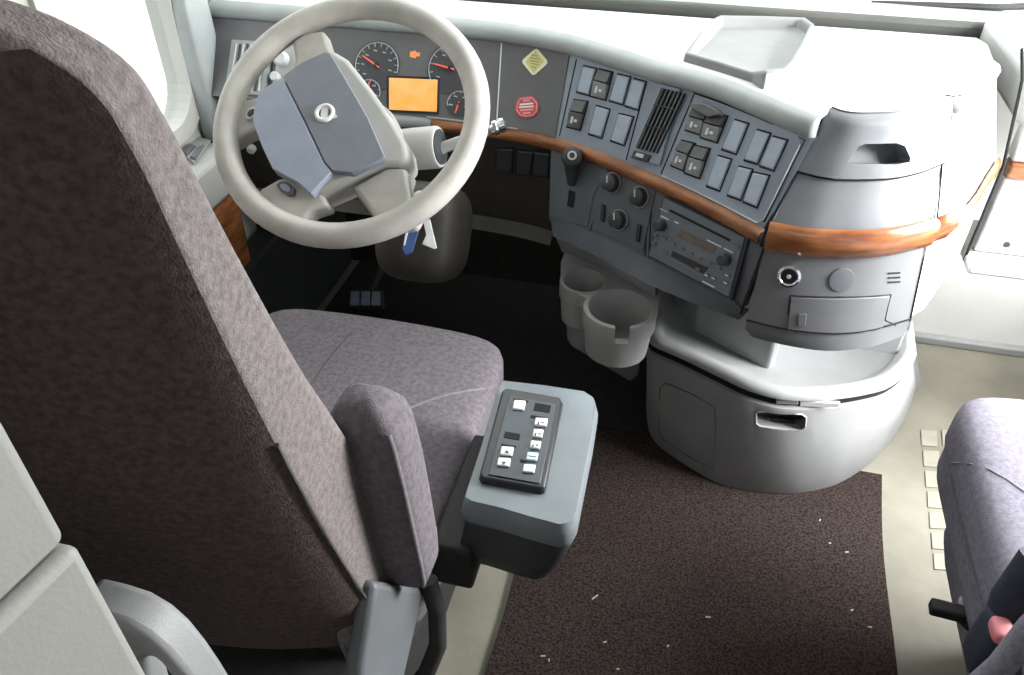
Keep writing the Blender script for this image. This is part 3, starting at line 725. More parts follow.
# spokes
hubplate('spoke', w1([(290, 130), (330, 100), (400, 90), (420, 150), (450, 190), (440, 230), (300, 280), (285, 250), (300, 190)]), -.03, .002, 'wheel', .10)
hubplate('spoke', w1([(95, 310), (150, 312), (210, 300), (300, 280), (300, 430), (190, 415), (150, 430), (105, 460), (80, 400)]), -.03, .000, 'wheel', .08)
hubplate('spoke', w1([(180, 610), (250, 570), (300, 560), (400, 620), (420, 660), (360, 680), (330, 720), (180, 690)]), -.03, .004, 'wheel', .08)
hubplate('spoke', w1([(480, 598), (600, 530), (665, 535), (680, 640), (720, 660), (690, 720), (570, 735), (545, 680)]), -.03, .004, 'wheel', .08)
# hub: deep body and front pad
hubplate('hub_body', w1([(290, 240), (360, 180), (430, 160), (480, 190), (560, 290), (630, 390), (675, 470), (684, 520), (660, 545), (600, 545), (540, 570), (470, 600), (380, 640), (320, 600), (250, 565), (215, 490), (185, 410), (200, 330)]), -.045, .012, 'pads', .05, bevel=.014, seg=4)
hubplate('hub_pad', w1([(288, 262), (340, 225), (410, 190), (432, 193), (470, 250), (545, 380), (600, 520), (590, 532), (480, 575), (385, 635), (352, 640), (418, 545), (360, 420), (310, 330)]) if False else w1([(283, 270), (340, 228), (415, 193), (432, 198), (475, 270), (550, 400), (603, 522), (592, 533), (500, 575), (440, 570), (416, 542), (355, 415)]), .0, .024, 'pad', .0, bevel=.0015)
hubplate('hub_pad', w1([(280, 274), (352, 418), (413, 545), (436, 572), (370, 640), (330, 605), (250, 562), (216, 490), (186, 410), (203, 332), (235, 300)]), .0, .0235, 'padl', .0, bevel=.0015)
# emblem: ring, bar and arrow
ec, _ = Plane(WC+WN*.0235, WN).pick(325, 113.5)
eu = (Plane(WC+WN*.0235, WN).pick(345, 110.5)[0]-ec).normalized(); ew = WN.cross(eu)
em = tube('emblem', [ec+WN*.0015+(eu*math.cos(a)+ew*math.sin(a))*.0135 for a in [2*math.pi*i/32 for i in range(32)]], .0035, M['chrome'], wheel, n=8, closed=True)
em.data.materials[0] = M['white']
d1 = (eu*.15+ew).normalized()
vs, fs = boxmesh((0, 0, 0), (.0115, .026, .003), None)
mk('emblem_bar', [ec+WN*.001+eu*v.x+d1*v.y+WN*v.z for v in vs], fs, M['white'], em)
d2 = (eu*.85-ew*.45).normalized(); d3 = WN.cross(d2); a_ = ec+d2*.0235
vs, fs = prism([a_, a_-d2*.008+d3*.006, a_-d2*.009+d3*.0015, a_-d2*.012, a_-d2*.009-d3*.0015, a_-d2*.008-d3*.006], WN*.003)
mk('emblem_arrow', vs, fs, M['white'], em)
# switch pods on the spokes
for q, sy in ((w1([(150, 372), (165, 352), (186, 346), (184, 372), (168, 388), (152, 388)]), 0), (w1([(250, 600), (262, 588), (290, 592), (312, 612), (308, 634), (288, 634), (262, 618)]), 1)):
    b = hubplate('spoke_switch', q, -.004, .007 if sy == 0 else .010, 'rockd' if sy else 'silver', .05, bevel=.001)
    qq = [(sum(p[0] for p in q)/len(q)+(p[0]-sum(s[0] for s in q)/len(q))*.62, sum(p[1] for p in q)/len(q)+(p[1]-sum(s[1] for s in q)/len(q))*.62) for p in q]
    hubplate('switch_key', qq, .004, .009 if sy == 0 else .0125, 'dark' if sy == 0 else 'padl', .1, bevel=.0006, par=b)
# column with shroud, stalk
col = empty('steering_column', WC-WN*.2, 'grey steering column behind the wheel with a stalk lever on its right', 'steering column')
lathe('column_shroud', [(.060, .04), (.066, .06), (.068, .15), (.062, .17), (.05, .18), (.05, .33)], WC, -WN, M['pads'], col, n=32)
sp = WC-WN*.12
h0, h1 = ad(405, 150, 1.43), ad(440, 147, 1.41)
sh = lathe('stalk_housing', [(.036, -.03), (.037, 0), (.037, (h1-h0).length-.004), (.035, (h1-h0).length)], h0, h1-h0, M['pads'], col, n=28)
lathe('housing_end', [(.031, 0), (.031, .002)], h1, h1-h0, M['dark'], sh, n=24)
s_a = WPl.pick(437, 150)[0]-WN*.11; 
s_a = ad(437, 150, 1.42); s_b = ad(492, 129, 1.40)
tube('stalk_lever', [s_a, s_a.lerp(s_b, .5), s_b], [.011, .009, .008], M['pads'], col, n=12)
sl = bpy.data.objects['stalk_lever']; dd = (s_b-s_a).normalized()
lathe('stalk_tip', [(.008, -.002), (.013, .004), (.013, .010), (.010, .013), (.013, .016), (.012, .024), (.006, .027)], s_b, dd, M['chrome'], sl, n=18)
# lower column boot
vs, fs = superbox(ad(425, 232, 1.62), (.17, .20, .20), 3.5, 10, rot=Matrix.Rotation(math.radians(-30), 3, 'X')); mk('column_boot', vs, fs, M['knee'], col, smooth=80)
ig = ad(420, 205, 1.47)
lathe('ignition_lock', [(.016, -.03), (.016, .004), (.012, .006)], ig, V((.3, -1, .1)), M['silver'], col, n=20)
# keys
ky = empty('key_bunch', ig, 'keys and white tag hanging from the ignition below the steering wheel', 'keys')
tube('key_ring', [ig+V((.006, -.018, -.012))+V((math.cos(a)*.011, 0, math.sin(a)*.011)) for a in [2*math.pi*i/20 for i in range(20)]], .0012, M['chrome'], ky, n=6, closed=True)
def flat(name, pxs, d, m, t=.004):
    P = [ad(x, y, d) for x, y in pxs]; vs, fs = prism(P, FW*t); return mk(name, vs, fs, M[m], ky, bevel=.001)
flat('key_blade', [(424, 196), (427, 196), (427, 212), (423, 212)], 1.455, 'silver')
flat('key_fob', [(407, 228), (412, 224), (419, 226), (418, 232), (412, 252), (405, 255), (402, 249)], 1.45, 'keyblue', .01)
flat('white_tag', [(423, 221), (430, 219), (433, 232), (437, 248), (434, 249), (422, 244), (426, 235)], 1.452, 'keywhite')
flat('key_fob_edge', [(406, 229), (409, 228), (405, 245), (403, 246)], 1.448, 'keywhite', .003)

# ================================================================== PEDAL, FOOTWELL
pd = empty('accelerator_pedal', az(367, 300, .03), 'dark blue ribbed accelerator pedal on the footwell floor', 'pedal')
pp = Plane(az(367, 300, .05), (0, -.75, .65))
pa = plate('pedal_plate', [(350, 290), (384, 290), (385, 309), (349, 309)], pp, .012, M['rubber'], pd, bevel=.002)
for i in range(3):
    plate('pedal_grip', [(353+i*10.5, 292), (361+i*10.5, 292), (361+i*10.5, 306), (352+i*10.5, 306)], pp, .004, M['pedal'], pa, lift=.012, bevel=.001)
pc = pp.pick(367, 300)[0]
tube('pedal_arm', [pc+V((0, .02, 0)), pc+V((.0, .12, .03)), V((pc.x, 2.0, .2))], .012, M['rubber'], pd, n=8)
fm = box('footwell_mat', (-.4745, 1.730, .004), (1.055, .58, .008), M['footmat'], bevel=.002); tag(fm, 'black rubber mat covering the driver footwell floor', 'floor mat')

# ================================================================== CARPET MAT
def carpet():
    x0, x1, y0, y1 = -.237, .504, -.05, 1.437; nx, ny = 12, 24
    rows = []
    for j in range(ny+1):
        y = y0+(y1-y0)*j/ny
        rows.append([V((x0+(x1-x0)*i/nx+(.006*math.sin(y*9) if i in (0, nx) else 0)+(.06*(y-.93) if i == nx else 0), y, .012)) for i in range(nx+1)])
    vs, fs = loft(rows); vs2 = [v-V((0, 0, .0105)) for v in vs]; n = len(vs)
    fs += [tuple(k+n for k in f) for f in fs]
    for i in range(nx):
        for q in (i, ny*(nx+1)+i): fs.append((q, q+1, q+1+n, q+n))
    for j in range(ny):
        for q in (j*(nx+1), j*(nx+1)+nx): fs.append((q, q+nx+1, q+nx+1+n, q+n))
    o = mk('carpet_mat', vs+vs2, fs, M['carpet'], bevel=.003); tag(o, 'dark brown carpet mat on the floor between the seats', 'mat')
carpet()
for i, (x, y, l, a) in enumerate(((595, 597, 14, .9), (543, 656, 8, .3), (549, 660, 5, 1.7), (618, 669, 5, .2), (668, 646, 4, 1.), (847, 552, 6, .4), (820, 520, 5, 1.2), (830, 543, 4, .1), (870, 627, 7, .1), (852, 610, 5, .6), (708, 617, 9, .1), (605, 642, 6, .5))):
    p = az(x, y, .0145); L = l*.0011
    o = box('litter_scrap', p, (L, .0025, .0015), M['scrap'], bevel=0, rot=Matrix.Rotation(a, 3, 'Z'))
    tag(o, 'tiny pale scrap of litter lying on the dark carpet mat', 'litter', 'bits of litter on the carpet mat')

# ================================================================== FLOOR CONSOLE WITH PULL-OUT BIN
fc = empty('floor_console', (.3, 1.5, 0), 'grey rounded floor console with open tray and pull-out bin under the dash', 'console')
bot = [(646, 405), (648, 428), (655, 443), (672, 457), (695, 472), (715, 483), (735, 489), (760, 493), (785, 494.5), (805, 493), (828, 488), (845, 481), (865, 468), (882, 452), (897, 432), (908, 412), (916, 390)]
tp = [(648, 335), (647, 348), (653, 355), (666, 361), (684, 369), (702, 378), (722, 388), (745, 399), (772, 407), (795, 409.5), (820, 409), (842, 407), (864, 403), (882, 398), (896, 389), (906, 378), (912, 366)]
ZB, ZR = .012, .275
Bt = catmull([az(x, y, ZB) for x, y in bot], 3); Tt = catmull([az(x, y, ZR) for x, y in tp], 3)
def close_back(pts, y=1.80):
    return pts+[V((pts[-1].x+.02, y, pts[-1].z)), V((pts[0].x+.01, y, pts[0].z))]
midr = [a.lerp(b, .5)+V((0, -.006, 0)) for a, b in zip(Bt, Tt)]
rows = [close_back(r) for r in (Bt, midr, Tt)]
vs, fs = loft(rows, closed=True, cap=True)
drw = mk('bin_drawer', vs, fs, M['grey'], fc, bevel=.004)
S_bin = Surf(*loft([Bt, midr, Tt]))
hq = [S_bin.pick(*q) for q in ((756, 413), (759, 411), (802, 414), (806, 417), (805, 427), (801, 430), (760, 426), (756, 423))]
hn2 = sum((q[1] for q in hq), V((0, 0, 0))).normalized()
cut(drw, *prism([q[0]+hn2*.03 for q in hq], -hn2*.065))
plate('handle_recess', [(750, 408), (812, 410), (812, 434), (750, 430)], Plane(sum((q[0] for q in hq), V((0, 0, 0)))/8-hn2*.033, hn2), .002, M['dark'], drw, bevel=0)
tube('handle_rim', [S_bin.pick(*q)[0]+hn2*.001 for q in ((756, 413), (759, 411), (802, 414), (806, 417), (805, 427), (801, 430), (760, 426), (756, 423))], .0022, M['greyl'], drw, n=6, closed=True)
plate('handle_latch', [(772, 417), (795, 419), (795, 424), (772, 422)], Plane(sum((q[0] for q in hq), V((0, 0, 0)))/8-hn2*.02, hn2), .004, M['black'], drw, bevel=.001)
# moulded panel outline on the left flank
ipl = [S_bin.pick(*q)[0]+S_bin.pick(*q)[1]*.0005 for q in ((660, 388), (666, 383), (690, 393), (715, 407), (716, 440), (714, 470), (690, 457), (664, 440), (659, 430))]
tube('panel_crease', ipl, .0018, M['greyd'], drw, n=5, closed=True)
# dark gap, then the tray above
G0 = [p+V((0, .012, .0)) for p in Tt]; G1 = [p+V((0, .012, .030)) for p in Tt]
vs, fs = loft([close_back(G0), close_back(G1)], closed=True); mk('shadow_gap', vs, fs, M['dkgap'], fc)
cen = V((.26, 1.62, 0))
def inw(p, k): q = p+(V((cen.x, cen.y, p.z))-p)*k; return q
U0 = [inw(p, .0)+V((0, 0, .024)) for p in Tt]; U1 = [inw(p, .0)+V((0, 0, .033)) for p in Tt]; U2 = [inw(p, .03)+V((0, 0, .044)) for p in Tt]; U3 = [inw(p, .09)+V((0, 0, .042)) for p in Tt]; U4 = [inw(p, .13)+V((0, 0, .026)) for p in Tt]; U5 = [inw(p, .45)+V((0, 0, .026)) for p in Tt]
rows = [close_back(r, 1.79) for r in (U0, U1, U2, U3, U4)]
vs, fs = loft(rows, closed=True); fs.append(tuple((len(rows)-1)*len(rows[0])+i for i in range(len(rows[0])))); mk('upper_tray', vs, fs, M['greyl'], fc, smooth=60)
# white piece of latch in the gap
g_ = plate('tray_latch', [(800, 399), (840, 401), (838, 405), (800, 404)], Plane(az(820, 402, .29), (0, -1, 0)), .008, M['white'], fc, bevel=.001)
plate('tray_latch', [(776, 398), (798, 399), (798, 403), (776, 402)], Plane(az(788, 400, .29), (0, -1, 0)), .006, M['greyl'], fc, bevel=.001)
# pedestal rising from the tray to the dash underside
ped = [V((.0, 1.62, 0)), V((.06, 1.50, 0)), V((.22, 1.40, 0)), V((.235, 1.41, 0)), V((.235, 1.52, 0)), V((.50, 1.52, 0)), V((.52, 1.80, 0)), V((.0, 1.80, 0))]
vs, fs = prism([V((p.x, p.y, .295)) for p in ped], (0, 0, .262)); mk('pedestal', vs, fs, M['grey'], fc, bevel=.006)

# ================================================================== CUP HOLDER
ch = empty('cup_holder', (-.1, 1.33, .40), 'grey plastic double cup holder hung under the dash, one cup notched', 'cup holder')
ZC = .47
cs, cb = az(584, 280, ZC), az(620, 307, ZC)
def cup(name, c, r, h, notch=None):
    prof = [(r*.72, -h), (r*.86, -h+.002), (r*.94, -h*.42), (r*.94, -h*.40), (r, -h*.38), (r, -.004), (r*.985, 0), (r*.86, 0), (r*.83, -.004), (r*.66, -h+.012), (.002, -h+.011)]
    vs, fs = lathe_mesh(prof, c, (0, 0, 1), 40)
    o = mk(name, vs, fs[:-1]+[fs[-1]], M['cup'], ch, smooth=40)
    return o
rs, rb = .051, .0745
cup('small_cup', cs, rs, .10)
bc = cup('large_cup', cb, rb, .108)
dn = (az(625, 345, ZC)-cb); dn.z = 0; dn.normalize(); rt_ = V((-dn.y, dn.x, 0))
rotn = Matrix((( -rt_.x, dn.x, 0), (-rt_.y, dn.y, 0), (0, 0, 1)))
cut(bc, *boxmesh(cb+dn*rb*.9+V((0, 0, -.005)), (.030, .05, .062), rotn))
# web joining the cups to the bracket plate
web = [az(*q, ZC-.002) for q in ((561, 262), (566, 249), (578, 252), (600, 263), (640, 284), (660, 297), (657, 312), (620, 318), (590, 300), (570, 290), (562, 276))]
vs, fs = prism(web, (0, 0, -.03)); mk('deck', vs, fs, M['cup'], ch)
for c, r in ((cs, rs), (cb, rb)):
    cut(bpy.data.objects['deck'], *lathe_mesh([(r*.93, -.1), (r*.93, .1)], c, (0, 0, 1), 32))
brk = [az(553, 236, .56)+V((0, .02, 0)), az(566, 247, .53), az(655, 292, .53), az(672, 296, .56)+V((0, .02, 0))]
vs, fs = loft([[az(555, 240, .555)+V((0, .01, 0)), az(600, 262, .555)+V((0, .01, 0)), az(655, 290, .555)+V((0, .01, 0))], [az(562, 252, ZC), az(605, 270, ZC), az(655, 298, ZC)]])
mk('bracket', vs, fs, M['greyl'], ch)
tube('bracket_rib', [az(568, 252, ZC+.008), az(600, 265, ZC+.008), az(640, 286, ZC+.008)], .004, M['greyl'], ch, n=8)
low = [ay(x, y, 1.47) for x, y in ((562, 262), (567, 340), (572, 347), (630, 382), (638, 376), (644, 330), (648, 300))]
vs, fs = prism(low, (0, .02, 0)); mk('lower_shield', vs, fs, M['greyd'], ch, bevel=.004)

# ================================================================== DRIVER SEAT
ds = empty('driver_seat', (-.52, .75, 0), 'dark grey-brown fabric driver seat seen from behind, armrest folded up', 'seat')
def crown(p):
    q = p.copy(); q.z += .012*(1-(p.x/.24)**2)*(1 if p.z > 0 else 0)
    if p.z > 0 and p.y > .1: q.z -= (p.y-.1)**2*.15
    return q
vs, fs = superbox((-.517, .838, .445), (.490, .548, .158), 9, 16, crown); cu = mk('seat_cushion', vs, fs, M['fabric'], ds, smooth=180)
S_cu = Surf(vs, fs)
tube('cushion_seam', [S_cu.pick(*q)[0] for q in ((396, 416), (410, 408), (430, 400), (452, 394), (474, 390), (486, 389))], .0022, M['seam'], cu, n=6)
tube('cushion_seam', [S_cu.pick(*q)[0]-V((0, 0, .001)) for q in ((352, 332), (340, 345), (326, 362), (314, 380))], .0015, M['piping'], cu, n=6)
vs, fs = superbox((-.52, .80, .32), (.42, .44, .14), 8, 6); mk('seat_pan', vs, fs, M['dark'], ds)
vs, fs = boxmesh((-.52, .72, .14), (.36, .56, .28)); mk('seat_pedestal', vs, fs, M['rubber'], ds, bevel=.02)
# backrest: superellipse sections along the reclined spine
def spine(z): return .63-(z-.55)*.43
def backrest():
    rows = []; N = 36
    zs = [.545, .56, .60, .68, .78, .88, .98, 1.08, 1.16, 1.22, 1.262, 1.288, 1.303, 1.309]
    for z in zs:
        t = (z-.545)/(1.31-.545)
        th = .185-.07*t; hw = .236
        if z > 1.20:
            e = max(0, (z-1.20)/.11); s = max(.02, (1-min(1, e)**3.2)); hw *= s**.55*.35+.65 if s > .05 else .6; th *= s**.5
        if z < .57: th *= .8; hw *= .97
        yc = spine(z)-th/2-(.0 if z < 1.2 else (z-1.2)*.1); cx = -.522
        ring = []
        for k in range(N):
            a = 2*math.pi*k/N; c_, s_ = math.cos(a), math.sin(a); e_ = 5.
            q = (abs(c_)**e_+abs(s_)**e_)**(1/e_)
            y = s_/q*th/2
            ring.append(V((cx+c_/q*hw, yc+y, z)))
        rows.append(ring)
    return rows
PRO = [(.545, .475, .63), (.60, .455, .61), (.678, .432, .572), (.78, .404, .532), (.857, .386, .50), (.938, .368, .467), (1.0, .357, .44), (1.077, .342, .411), (1.17, .326, .379), (1.218, .318, .364), (1.25, .310, .353), (1.275, .302, .344), (1.295, .293, .332), (1.307, .286, .318), (1.311, .292, .306)]
def backrest2():
    rows = []; N = 44
    FINE = catmull(PRO, 4)
    for i, (z, yr, yf) in enumerate(FINE):
        hw = .246; up = max(0, (z-1.255)/.056); hw -= .055*up**2.2
        b = .055*(1-up**2*.7)
        th = yf-yr; yc = (yr+yf)/2; ring = []
        for k in range(N):
            a = 2*math.pi*(k+.5)/N; c_, s_ = math.cos(a), math.sin(a); e_ = 12.
            q = (abs(c_)**e_+abs(s_)**e_)**(1/e_); x = c_/q; y = s_/q*th/2
            if s_ < 0: y -= b*(1-x*x)*(-s_/q)**2
            else: y -= .012*(1-x*x)*0
            ring.append(V((-.522+x*hw, yc+y, z+.010*max(0, (z-1.0)/.3))))
        rows.append(ring)
    return rows
rows = backrest2()
vs, fs = loft(rows, closed=True, cap=True)
bk = mk('backrest', vs, fs, M['fabric_side'], ds, smooth=180)
S_bk = Surf(vs, fs)
# rear cover set onto the back, its shade painted in as darker cloth
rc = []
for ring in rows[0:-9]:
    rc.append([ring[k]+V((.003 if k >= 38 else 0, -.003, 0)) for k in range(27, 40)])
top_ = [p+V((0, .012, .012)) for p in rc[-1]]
vs, fs = loft(rc); mk('rear_cover', vs, fs, M['fabric_back_shaded'], bk, smooth=180)
tube('rear_piping', [r[-1]+V((.001, -.0005, 0)) for r in rc[:24]], .0022, M['piping'], bk, n=6)
tube('rear_piping', [r[0]+V((-.001, -.0005, 0)) for r in rc[:30]], .0022, M['piping'], bk, n=6)
# skirt tail at the lower right corner
e0 = rows[4][38]
vs, fs = superbox(e0+V((-.006, .03, -.01)), (.05, .09, .07), 4, 8); mk('skirt_corner', vs, fs, M['fabric_side'], bk, smooth=180)
tube('skirt_strap', [e0+V((-.02, -.006, .02)), e0+V((-.018, -.012, -.02)), e0+V((-.014, -.012, -.05))], .005, M['fabric_side'], bk, n=8)
# folded-up armrest at the right flank
armc = [ax(330, 402, -.283), ax(375, 575, -.283), ax(410, 395, -.215), ax(434, 582, -.215)]
A_t = (ay(367, 392, .46)); A_b = ay(404, 585, .46)
def armrest():
    # long axis parallel to the recline
    zt, zb_ = .90, .598
    rows = []; N = 28
    prof = [(-.06, .35), (-.0, .62), (.05, .86), (.12, .95), (.3, 1), (.5, 1), (.8, .98), (.93, .92), (.98, .8), (1.0, .45)]
    for t, s in prof:
        t = max(0, t)+(-.03 if t < 0 else 0)
        z = zt+(zb_-zt)*t; y = .512+t*.030; x = -.270+.006*t
        w, d = .040*s, .036*s
        rows.append([V((x+math.copysign(abs(math.cos(a))**.5, math.cos(a))*w, y+math.copysign(abs(math.sin(a))**.5, math.sin(a))*d, z)) for a in [2*math.pi*k/N for k in range(N)]])
    return rows
ar = armrest(); vs, fs = loft(ar, closed=True, cap=True); am = mk('armrest', vs, fs, M['fabric'], ds, smooth=180)
tube('armrest_piping', [r[25]+V((.001, -.001, 0)) for r in ar[2:]], .0022, M['seam'], am, n=6)
# grey side bracket under the armrest
sbk = [ax(x, y, -.262) for x, y in ((377, 582), (424, 588), (418, 620), (402, 690), (395, 740), (362, 740), (363, 668), (371, 622))]
vs, fs = prism(sbk, (-.022, 0, 0)); mk('side_bracket', vs, fs, M['greyd'], ds, bevel=.008, seg=3)
hs = tube('air_hose', [ad(428, 580, 1.05), ad(437, 610, 1.07), ad(438, 645, 1.10), ad(427, 672, 1.12), ad(405, 700, 1.14), ad(380, 720, 1.16)], .0125, M['rubber'], ds, n=12)

# ================================================================== CONSOLE BOX WITH KEYPAD
cb_ = empty('keypad_console', (-.155, .75, 0), 'grey console box with keypad of white buttons beside the driver seat', 'console box')
ZK = .62
tpx = [(502, 380), (545, 385), (585, 391), (594, 397), (597, 408), (592, 440), (584, 480), (577, 515), (571, 526), (560, 528), (530, 520), (500, 511), (470, 504), (463, 500), (466, 490), (485, 432), (498, 388)]
T = [az(x, y, ZK) for x, y in tpx]; c_ = sum(T, V((0, 0, 0)))/len(T)
def sc_(k, z, dy=0, ky=None): return [V((c_.x+(p.x-c_.x)*k, c_.y+(p.y-c_.y)*(ky or k)+dy, z)) for p in T]
rows = [sc_(.97, ZK+.003), sc_(1.0, ZK-.004), sc_(1.03, ZK-.014), sc_(1.035, ZK-.030), sc_(1.02, ZK-.036), sc_(.95, ZK-.038)]
vs, fs = loft(rows, closed=True, cap=True); mk('box_lid', vs, fs, M['box'], cb_, smooth=60)
def sx(k, z, dx, dy): return [V((c_.x+(p.x-c_.x)*k+dx, c_.y+(p.y-c_.y)*k+dy, z)) for p in T]
rows = [sx(.98, ZK-.037, 0, 0), sx(.97, ZK-.07, -.006, -.002), sx(.93, ZK-.105, -.016, -.004), sx(.84, ZK-.130, -.024, -.010), sx(.62, ZK-.146, -.040, -.02), sx(.5, ZK-.148, -.045, -.02)]
vs, fs = loft(rows, closed=True, cap=True); mk('box_body', vs, fs, M['dark'], cb_, smooth=60)
box('mounting_arm', (-.2405, .74, .485), (.058, .22, .085), M['rubber'], cb_, bevel=.006)
SK = Plane((0, 0, ZK+.003), (0, 0, 1))
def kp(l): return [(420+x/2.935, 360+y/2.935) for x, y in l]
kb = plate('keypad', kp([(252, 92), (412, 120), (420, 135), (368, 392), (355, 397), (180, 365), (172, 352), (240, 100)]), SK, .010, M['black'], cb_, inset=.04, bevel=.002)
SK2 = Plane((0, 0, ZK+.013), (0, 0, 1))
fa = plate('keypad_face', kp([(262, 108), (402, 132), (352, 365), (200, 338)]), SK2, .0018, M['dark'], kb, bevel=.0008)
fa.data.materials[0] = mat('keypad_face', (.035, .045, .055), .4, noise=.08, scale=40)
SK3 = Plane((0, 0, ZK+.0148), (0, 0, 1))
def key(x0, y0, x1, y1, m='button', sym=0):
    sk = .13*(y1-y0)
    b = plate('keypad_button', kp([(x0+sk, y0), (x1+sk*.4, y0+3), (x1-sk, y1), (x0-sk*.4, y1-3)]), SK3, .0035, M[m], kb, inset=.08, bevel=.0012)
    cx, cy = (x0+x1)/2, (y0+y1)/2
    S4 = Plane((0, 0, ZK+.0184), (0, 0, 1))
    if sym == 1: plate('button_symbol', kp([(cx, cy-6), (cx+7, cy+4), (cx-7, cy+3)]), S4, .0004, M['dark'], b, bevel=0)
    if sym == 2: plate('button_symbol', kp([(cx, cy+5), (cx+7, cy-3), (cx-7, cy-4)]), S4, .0004, M['dark'], b, bevel=0)
    if sym == 3:
        plate('button_symbol', kp([(cx-8, cy-4), (cx-4, cy-3), (cx-6, cy+5), (cx-10, cy+4)]), S4, .0004, M['dark'], b, bevel=0)
        plate('button_symbol', kp([(cx+2, cy-4), (cx+9, cy-3), (cx+8, cy+1), (cx+1, cy)]), S4, .0004, M['greyd'], b, bevel=0)
    if sym == 4: plate('button_symbol', kp([(cx-10, cy-6), (cx+12, cy-2), (cx+12, cy), (cx-10, cy-4)]), S4, .0004, M['dark'], b, bevel=0)
for a in ((272, 120, 310, 150, 'button', 0), (335, 172, 375, 198, 'button', 3), (330, 205, 362, 231, 'button', 3), (322, 239, 355, 264, 'button', 3), (311, 273, 347, 299, 'cyan', 4), (301, 308, 339, 334, 'button', 0), (235, 256, 275, 284, 'button', 1), (226, 289, 266, 316, 'button', 2)): key(*a)
for q in ([(338, 126), (385, 134), (380, 156), (333, 148)], [(250, 210), (294, 218), (291, 236), (246, 228)], [(326, 162), (376, 170), (374, 178), (324, 170)], [(275, 112), (318, 120), (317, 126), (273, 118)], [(295, 292), (312, 296), (311, 304), (293, 300)], [(240, 246), (282, 253), (281, 259), (238, 252)]):
    plate('keypad_slot', kp(q), SK3, .0005, M['dkgap'], kb, bevel=0)

# ================================================================== PASSENGER SEAT
ps = empty('passenger_seat', (.72, .9, 0), 'mauve grey fabric passenger seat at the right edge of the photo', 'seat')
def crown2(p):
    q = p.copy(); q.z += .010*(1-(p.x/.25)**2)*(1 if p.z > 0 else 0)
    if p.z < 0: q.x *= .97
    return q
vs, fs = superbox((.735, .885, .425), (.50, .57, .18), 9, 16, crown2); c2 = mk('seat_cushion', vs, fs, M['fabric_blue'], ps, smooth=180)
S_c2 = Surf(vs, fs)
tube('cushion_seam', [S_c2.pick(*q)[0] for q in ((952, 463), (970, 464), (990, 470), (1008, 480), (1030, 496))], .0022, M['seam'], c2, n=6)
vs, fs = superbox((.755, .87, .32), (.46, .52, .22), 6, 8); mk('seat_skirt', vs, fs, M['fabric_blue'], ps, smooth=180)
vs, fs = superbox((.80, .86, .17), (.34, .42, .16), 8, 6); mk('seat_base', vs, fs, M['navy'], ps, smooth=80)
vs, fs = boxmesh((.82, .86, .05), (.28, .38, .10)); mk('seat_pedestal', vs, fs, M['rubber'], ps, bevel=.01)
vs, fs = superbox((.735, .56, .85), (.46, .14, .8), 7, 8, rot=Matrix.Rotation(math.radians(15), 3, 'X')); mk('backrest', vs, fs, M['fabric_blue'], ps, smooth=180)
lz = .34
l0, l1, l2 = az(934, 607, lz), az(966, 615, lz), az(984, 640, lz-.03)
lev = box('slide_lever', (l0+l1)/2, ((l1-l0).length+.012, .022, .02), M['rubber'], ps, bevel=.004, rot=Matrix.Rotation(math.atan2((l1-l0).y, (l1-l0).x), 3, 'Z'))
tube('lever_rod', [l1+V((-.01, 0, -.002)), l2, az(990, 690, lz-.05)], .009, M['rubber'], lev, n=8)
lathe('lever_bolt', [(.012, 0), (.012, .006), (.007, .010)], az(968, 603, lz), V((-.6, -.5, .6)), M['silver'], lev, n=16)
bo = ad(991, 643, .92)
bk2 = mk('belt_buckle', *superbox(bo, (.035, .05, .09), 5, 5), M['navy'], ps, smooth=80)
mk('buckle_button', *superbox(bo+V((-.006, -.012, .042)), (.022, .03, .018), 4, 5), M['buckle'], bk2, smooth=80)
tube('belt_strap', [ad(1040, 560, .88), ad(1012, 600, .90), ad(1000, 640, .93), ad(1000, 690, .95)], .022, M['navy'], ps, n=10)
tube('side_rail', [ad(975, 690, .86), ad(1000, 668, .84), ad(1030, 630, .82), ad(1060, 600, .80)], .014, M['fabric_blue'], ps, n=10)

# ================================================================== CABINET BEHIND THE DRIVER
cbn = empty('cabinet', (-.6, -.1, 0), 'pale grey moulded cabinet at the left, behind the driver seat', 'cabinet')
ex = -.30
e_t, e_s, e_b = ax(0, 380, ex), ax(76, 541, ex), ax(145, 675, ex)
zs_ = e_s.z
def cabslab(name, z0, z1, off):
    P = [V((ex+off, e_s.y+off*.5, 0)), V((ex-.12+off, -.55, 0)), V((-1.0, -.55, 0)), V((-1.0, e_s.y, 0)), V((ex-.03, e_s.y, 0))]
    vs, fs = prism([V((p.x, p.y, z0)) for p in P], (0, 0, z1-z0)); return mk(name, vs, fs, M['cab'], cbn, bevel=.008, seg=4)
cabslab('upper_panel', zs_+.002, 1.30, -.001); cabslab('lower_panel', 0.0, zs_-.001, .002)
gh = empty('grab_handle', (-.33, .24, .8), 'grey moulded grab handle loop beside the cabinet at bottom left', 'handle')
outer = [(100, 574), (125, 580), (150, 588), (172, 601), (190, 617), (207, 638), (222, 660), (240, 690), (256, 725), (215, 760), (170, 745), (140, 670)]
inner = [(160, 632), (166, 627), (171, 624), (178, 624), (184, 629), (192, 641), (203, 662), (214, 690), (222, 712), (205, 722), (187, 708), (170, 672)]
yh = .268
O = [ay(x, y, yh) for x, y in outer]; I = [ay(x, y, yh) for x, y in inner]
vs, fs = ring_panel(O, I, (0, -.03, 0)); mk('handle_loop', vs, fs, M['grey'], gh, bevel=.006, seg=3)
box('handle_mount', (-.415, .232, .80), (.04, .03, .20), M['grey'], gh)

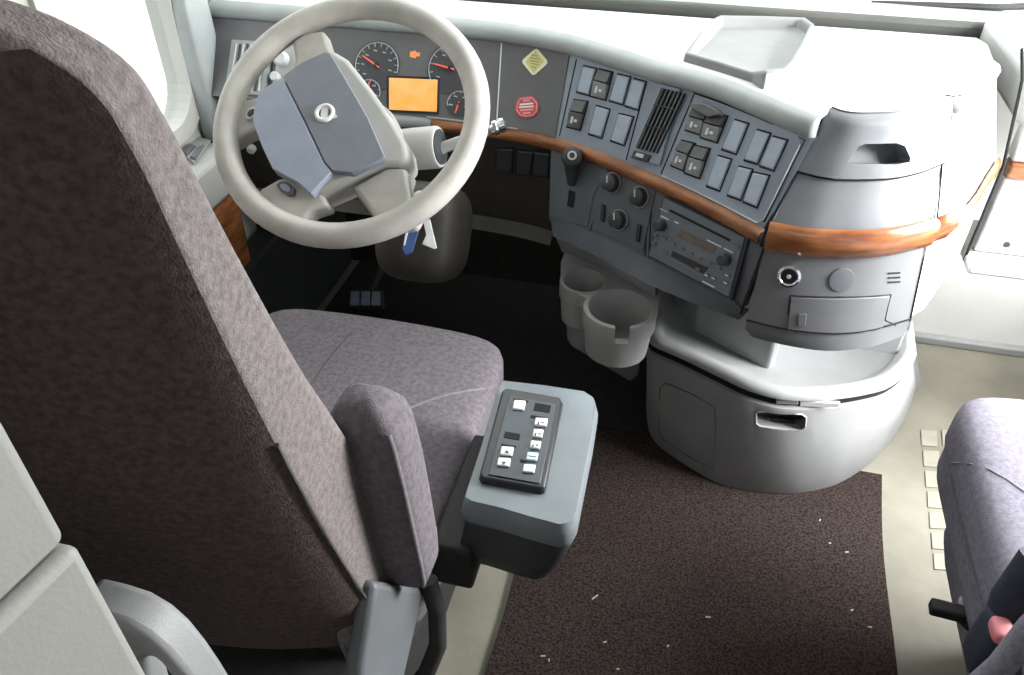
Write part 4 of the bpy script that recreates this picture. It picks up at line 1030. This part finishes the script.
# ================================================================== DRIVER DOOR TRIM
dt = empty('door_armrest', (XL+.05, 1.1, .4), 'driver door armrest with window switches and burl wood panel', 'armrest')
box('armrest_body', (XL+.045, 1.12, .60), (.085, .72, .10), M['door'], dt, bevel=.012)
box('wood_panel', (XL+.05, 1.10, .45), (.07, .70, .19), M['wood'], dt, bevel=.01)
box('trim_9', (XL+.045, 1.39, .185), (.07, 1.18, .33), M['dark'], bevel=.01, kind='structure', label='black lower lining of the driver door')
Sd = Plane((0, 0, .652), (0, 0, 1))
sw = plate('switch_plate', [(177, 150), (196, 139), (211, 142), (194, 165)], Sd, .006, M['greyl'], dt, bevel=.001)
for q in ([(180, 152), (190, 145), (196, 147), (187, 156)], [(190, 159), (198, 149), (205, 146), (196, 161)]):
    plate('window_switch', q, Plane((0, 0, .658), (0, 0, 1)), .006, M['greyd'], sw, inset=.1, bevel=.001)

# ================================================================== OUTSIDE, LIGHT
gr = box('ground', (0, 0, -1.3), (60, 60, .1), M['ground'], bevel=0, kind='structure')
w = bpy.data.worlds.new('sky'); sc.world = w; w.use_nodes = True
nt = w.node_tree; bg = nt.nodes['Background']; bg.inputs['Color'].default_value = (.97, .99, 1.0, 1); bg.inputs['Strength'].default_value = 2.6
def area(name, loc, target, sx, sy, e, col=(1, 1, 1)):
    l = bpy.data.lights.new(name, 'AREA'); l.shape = 'RECTANGLE'; l.size = sx; l.size_y = sy; l.energy = e; l.color = col
    o = bpy.data.objects.new(name, l); COL.objects.link(o); o.location = loc
    o.rotation_euler = (V(target)-V(loc)).to_track_quat('-Z', 'Y').to_euler(); return o
area('side_fill', (1.40, 1.42, 1.15), (.45, 1.50, .50), .8, .8, 115)  # added area lamp, boosts brightness on the passenger side of the dash
area('windscreen_daylight', (.1, 1.75, 1.75), (0, 1.4, .7), 1.9, .6, 12)
area('sleeper_fill', (.4, -.7, 1.85), (.1, .9, .4), .9, .7, 3)  # weak fill lamp added inside the closed sleeper
s = bpy.data.lights.new('sun', 'SUN'); s.energy = 5.; s.angle = math.radians(14); so_ = bpy.data.objects.new('sun', s); COL.objects.link(so_)
so_.rotation_euler = (-V((.85, -.27, .47))).to_track_quat('-Z', 'Y').to_euler()
sc.view_settings.view_transform = 'Standard'; sc.view_settings.look = 'None'; sc.view_settings.exposure = 0.0
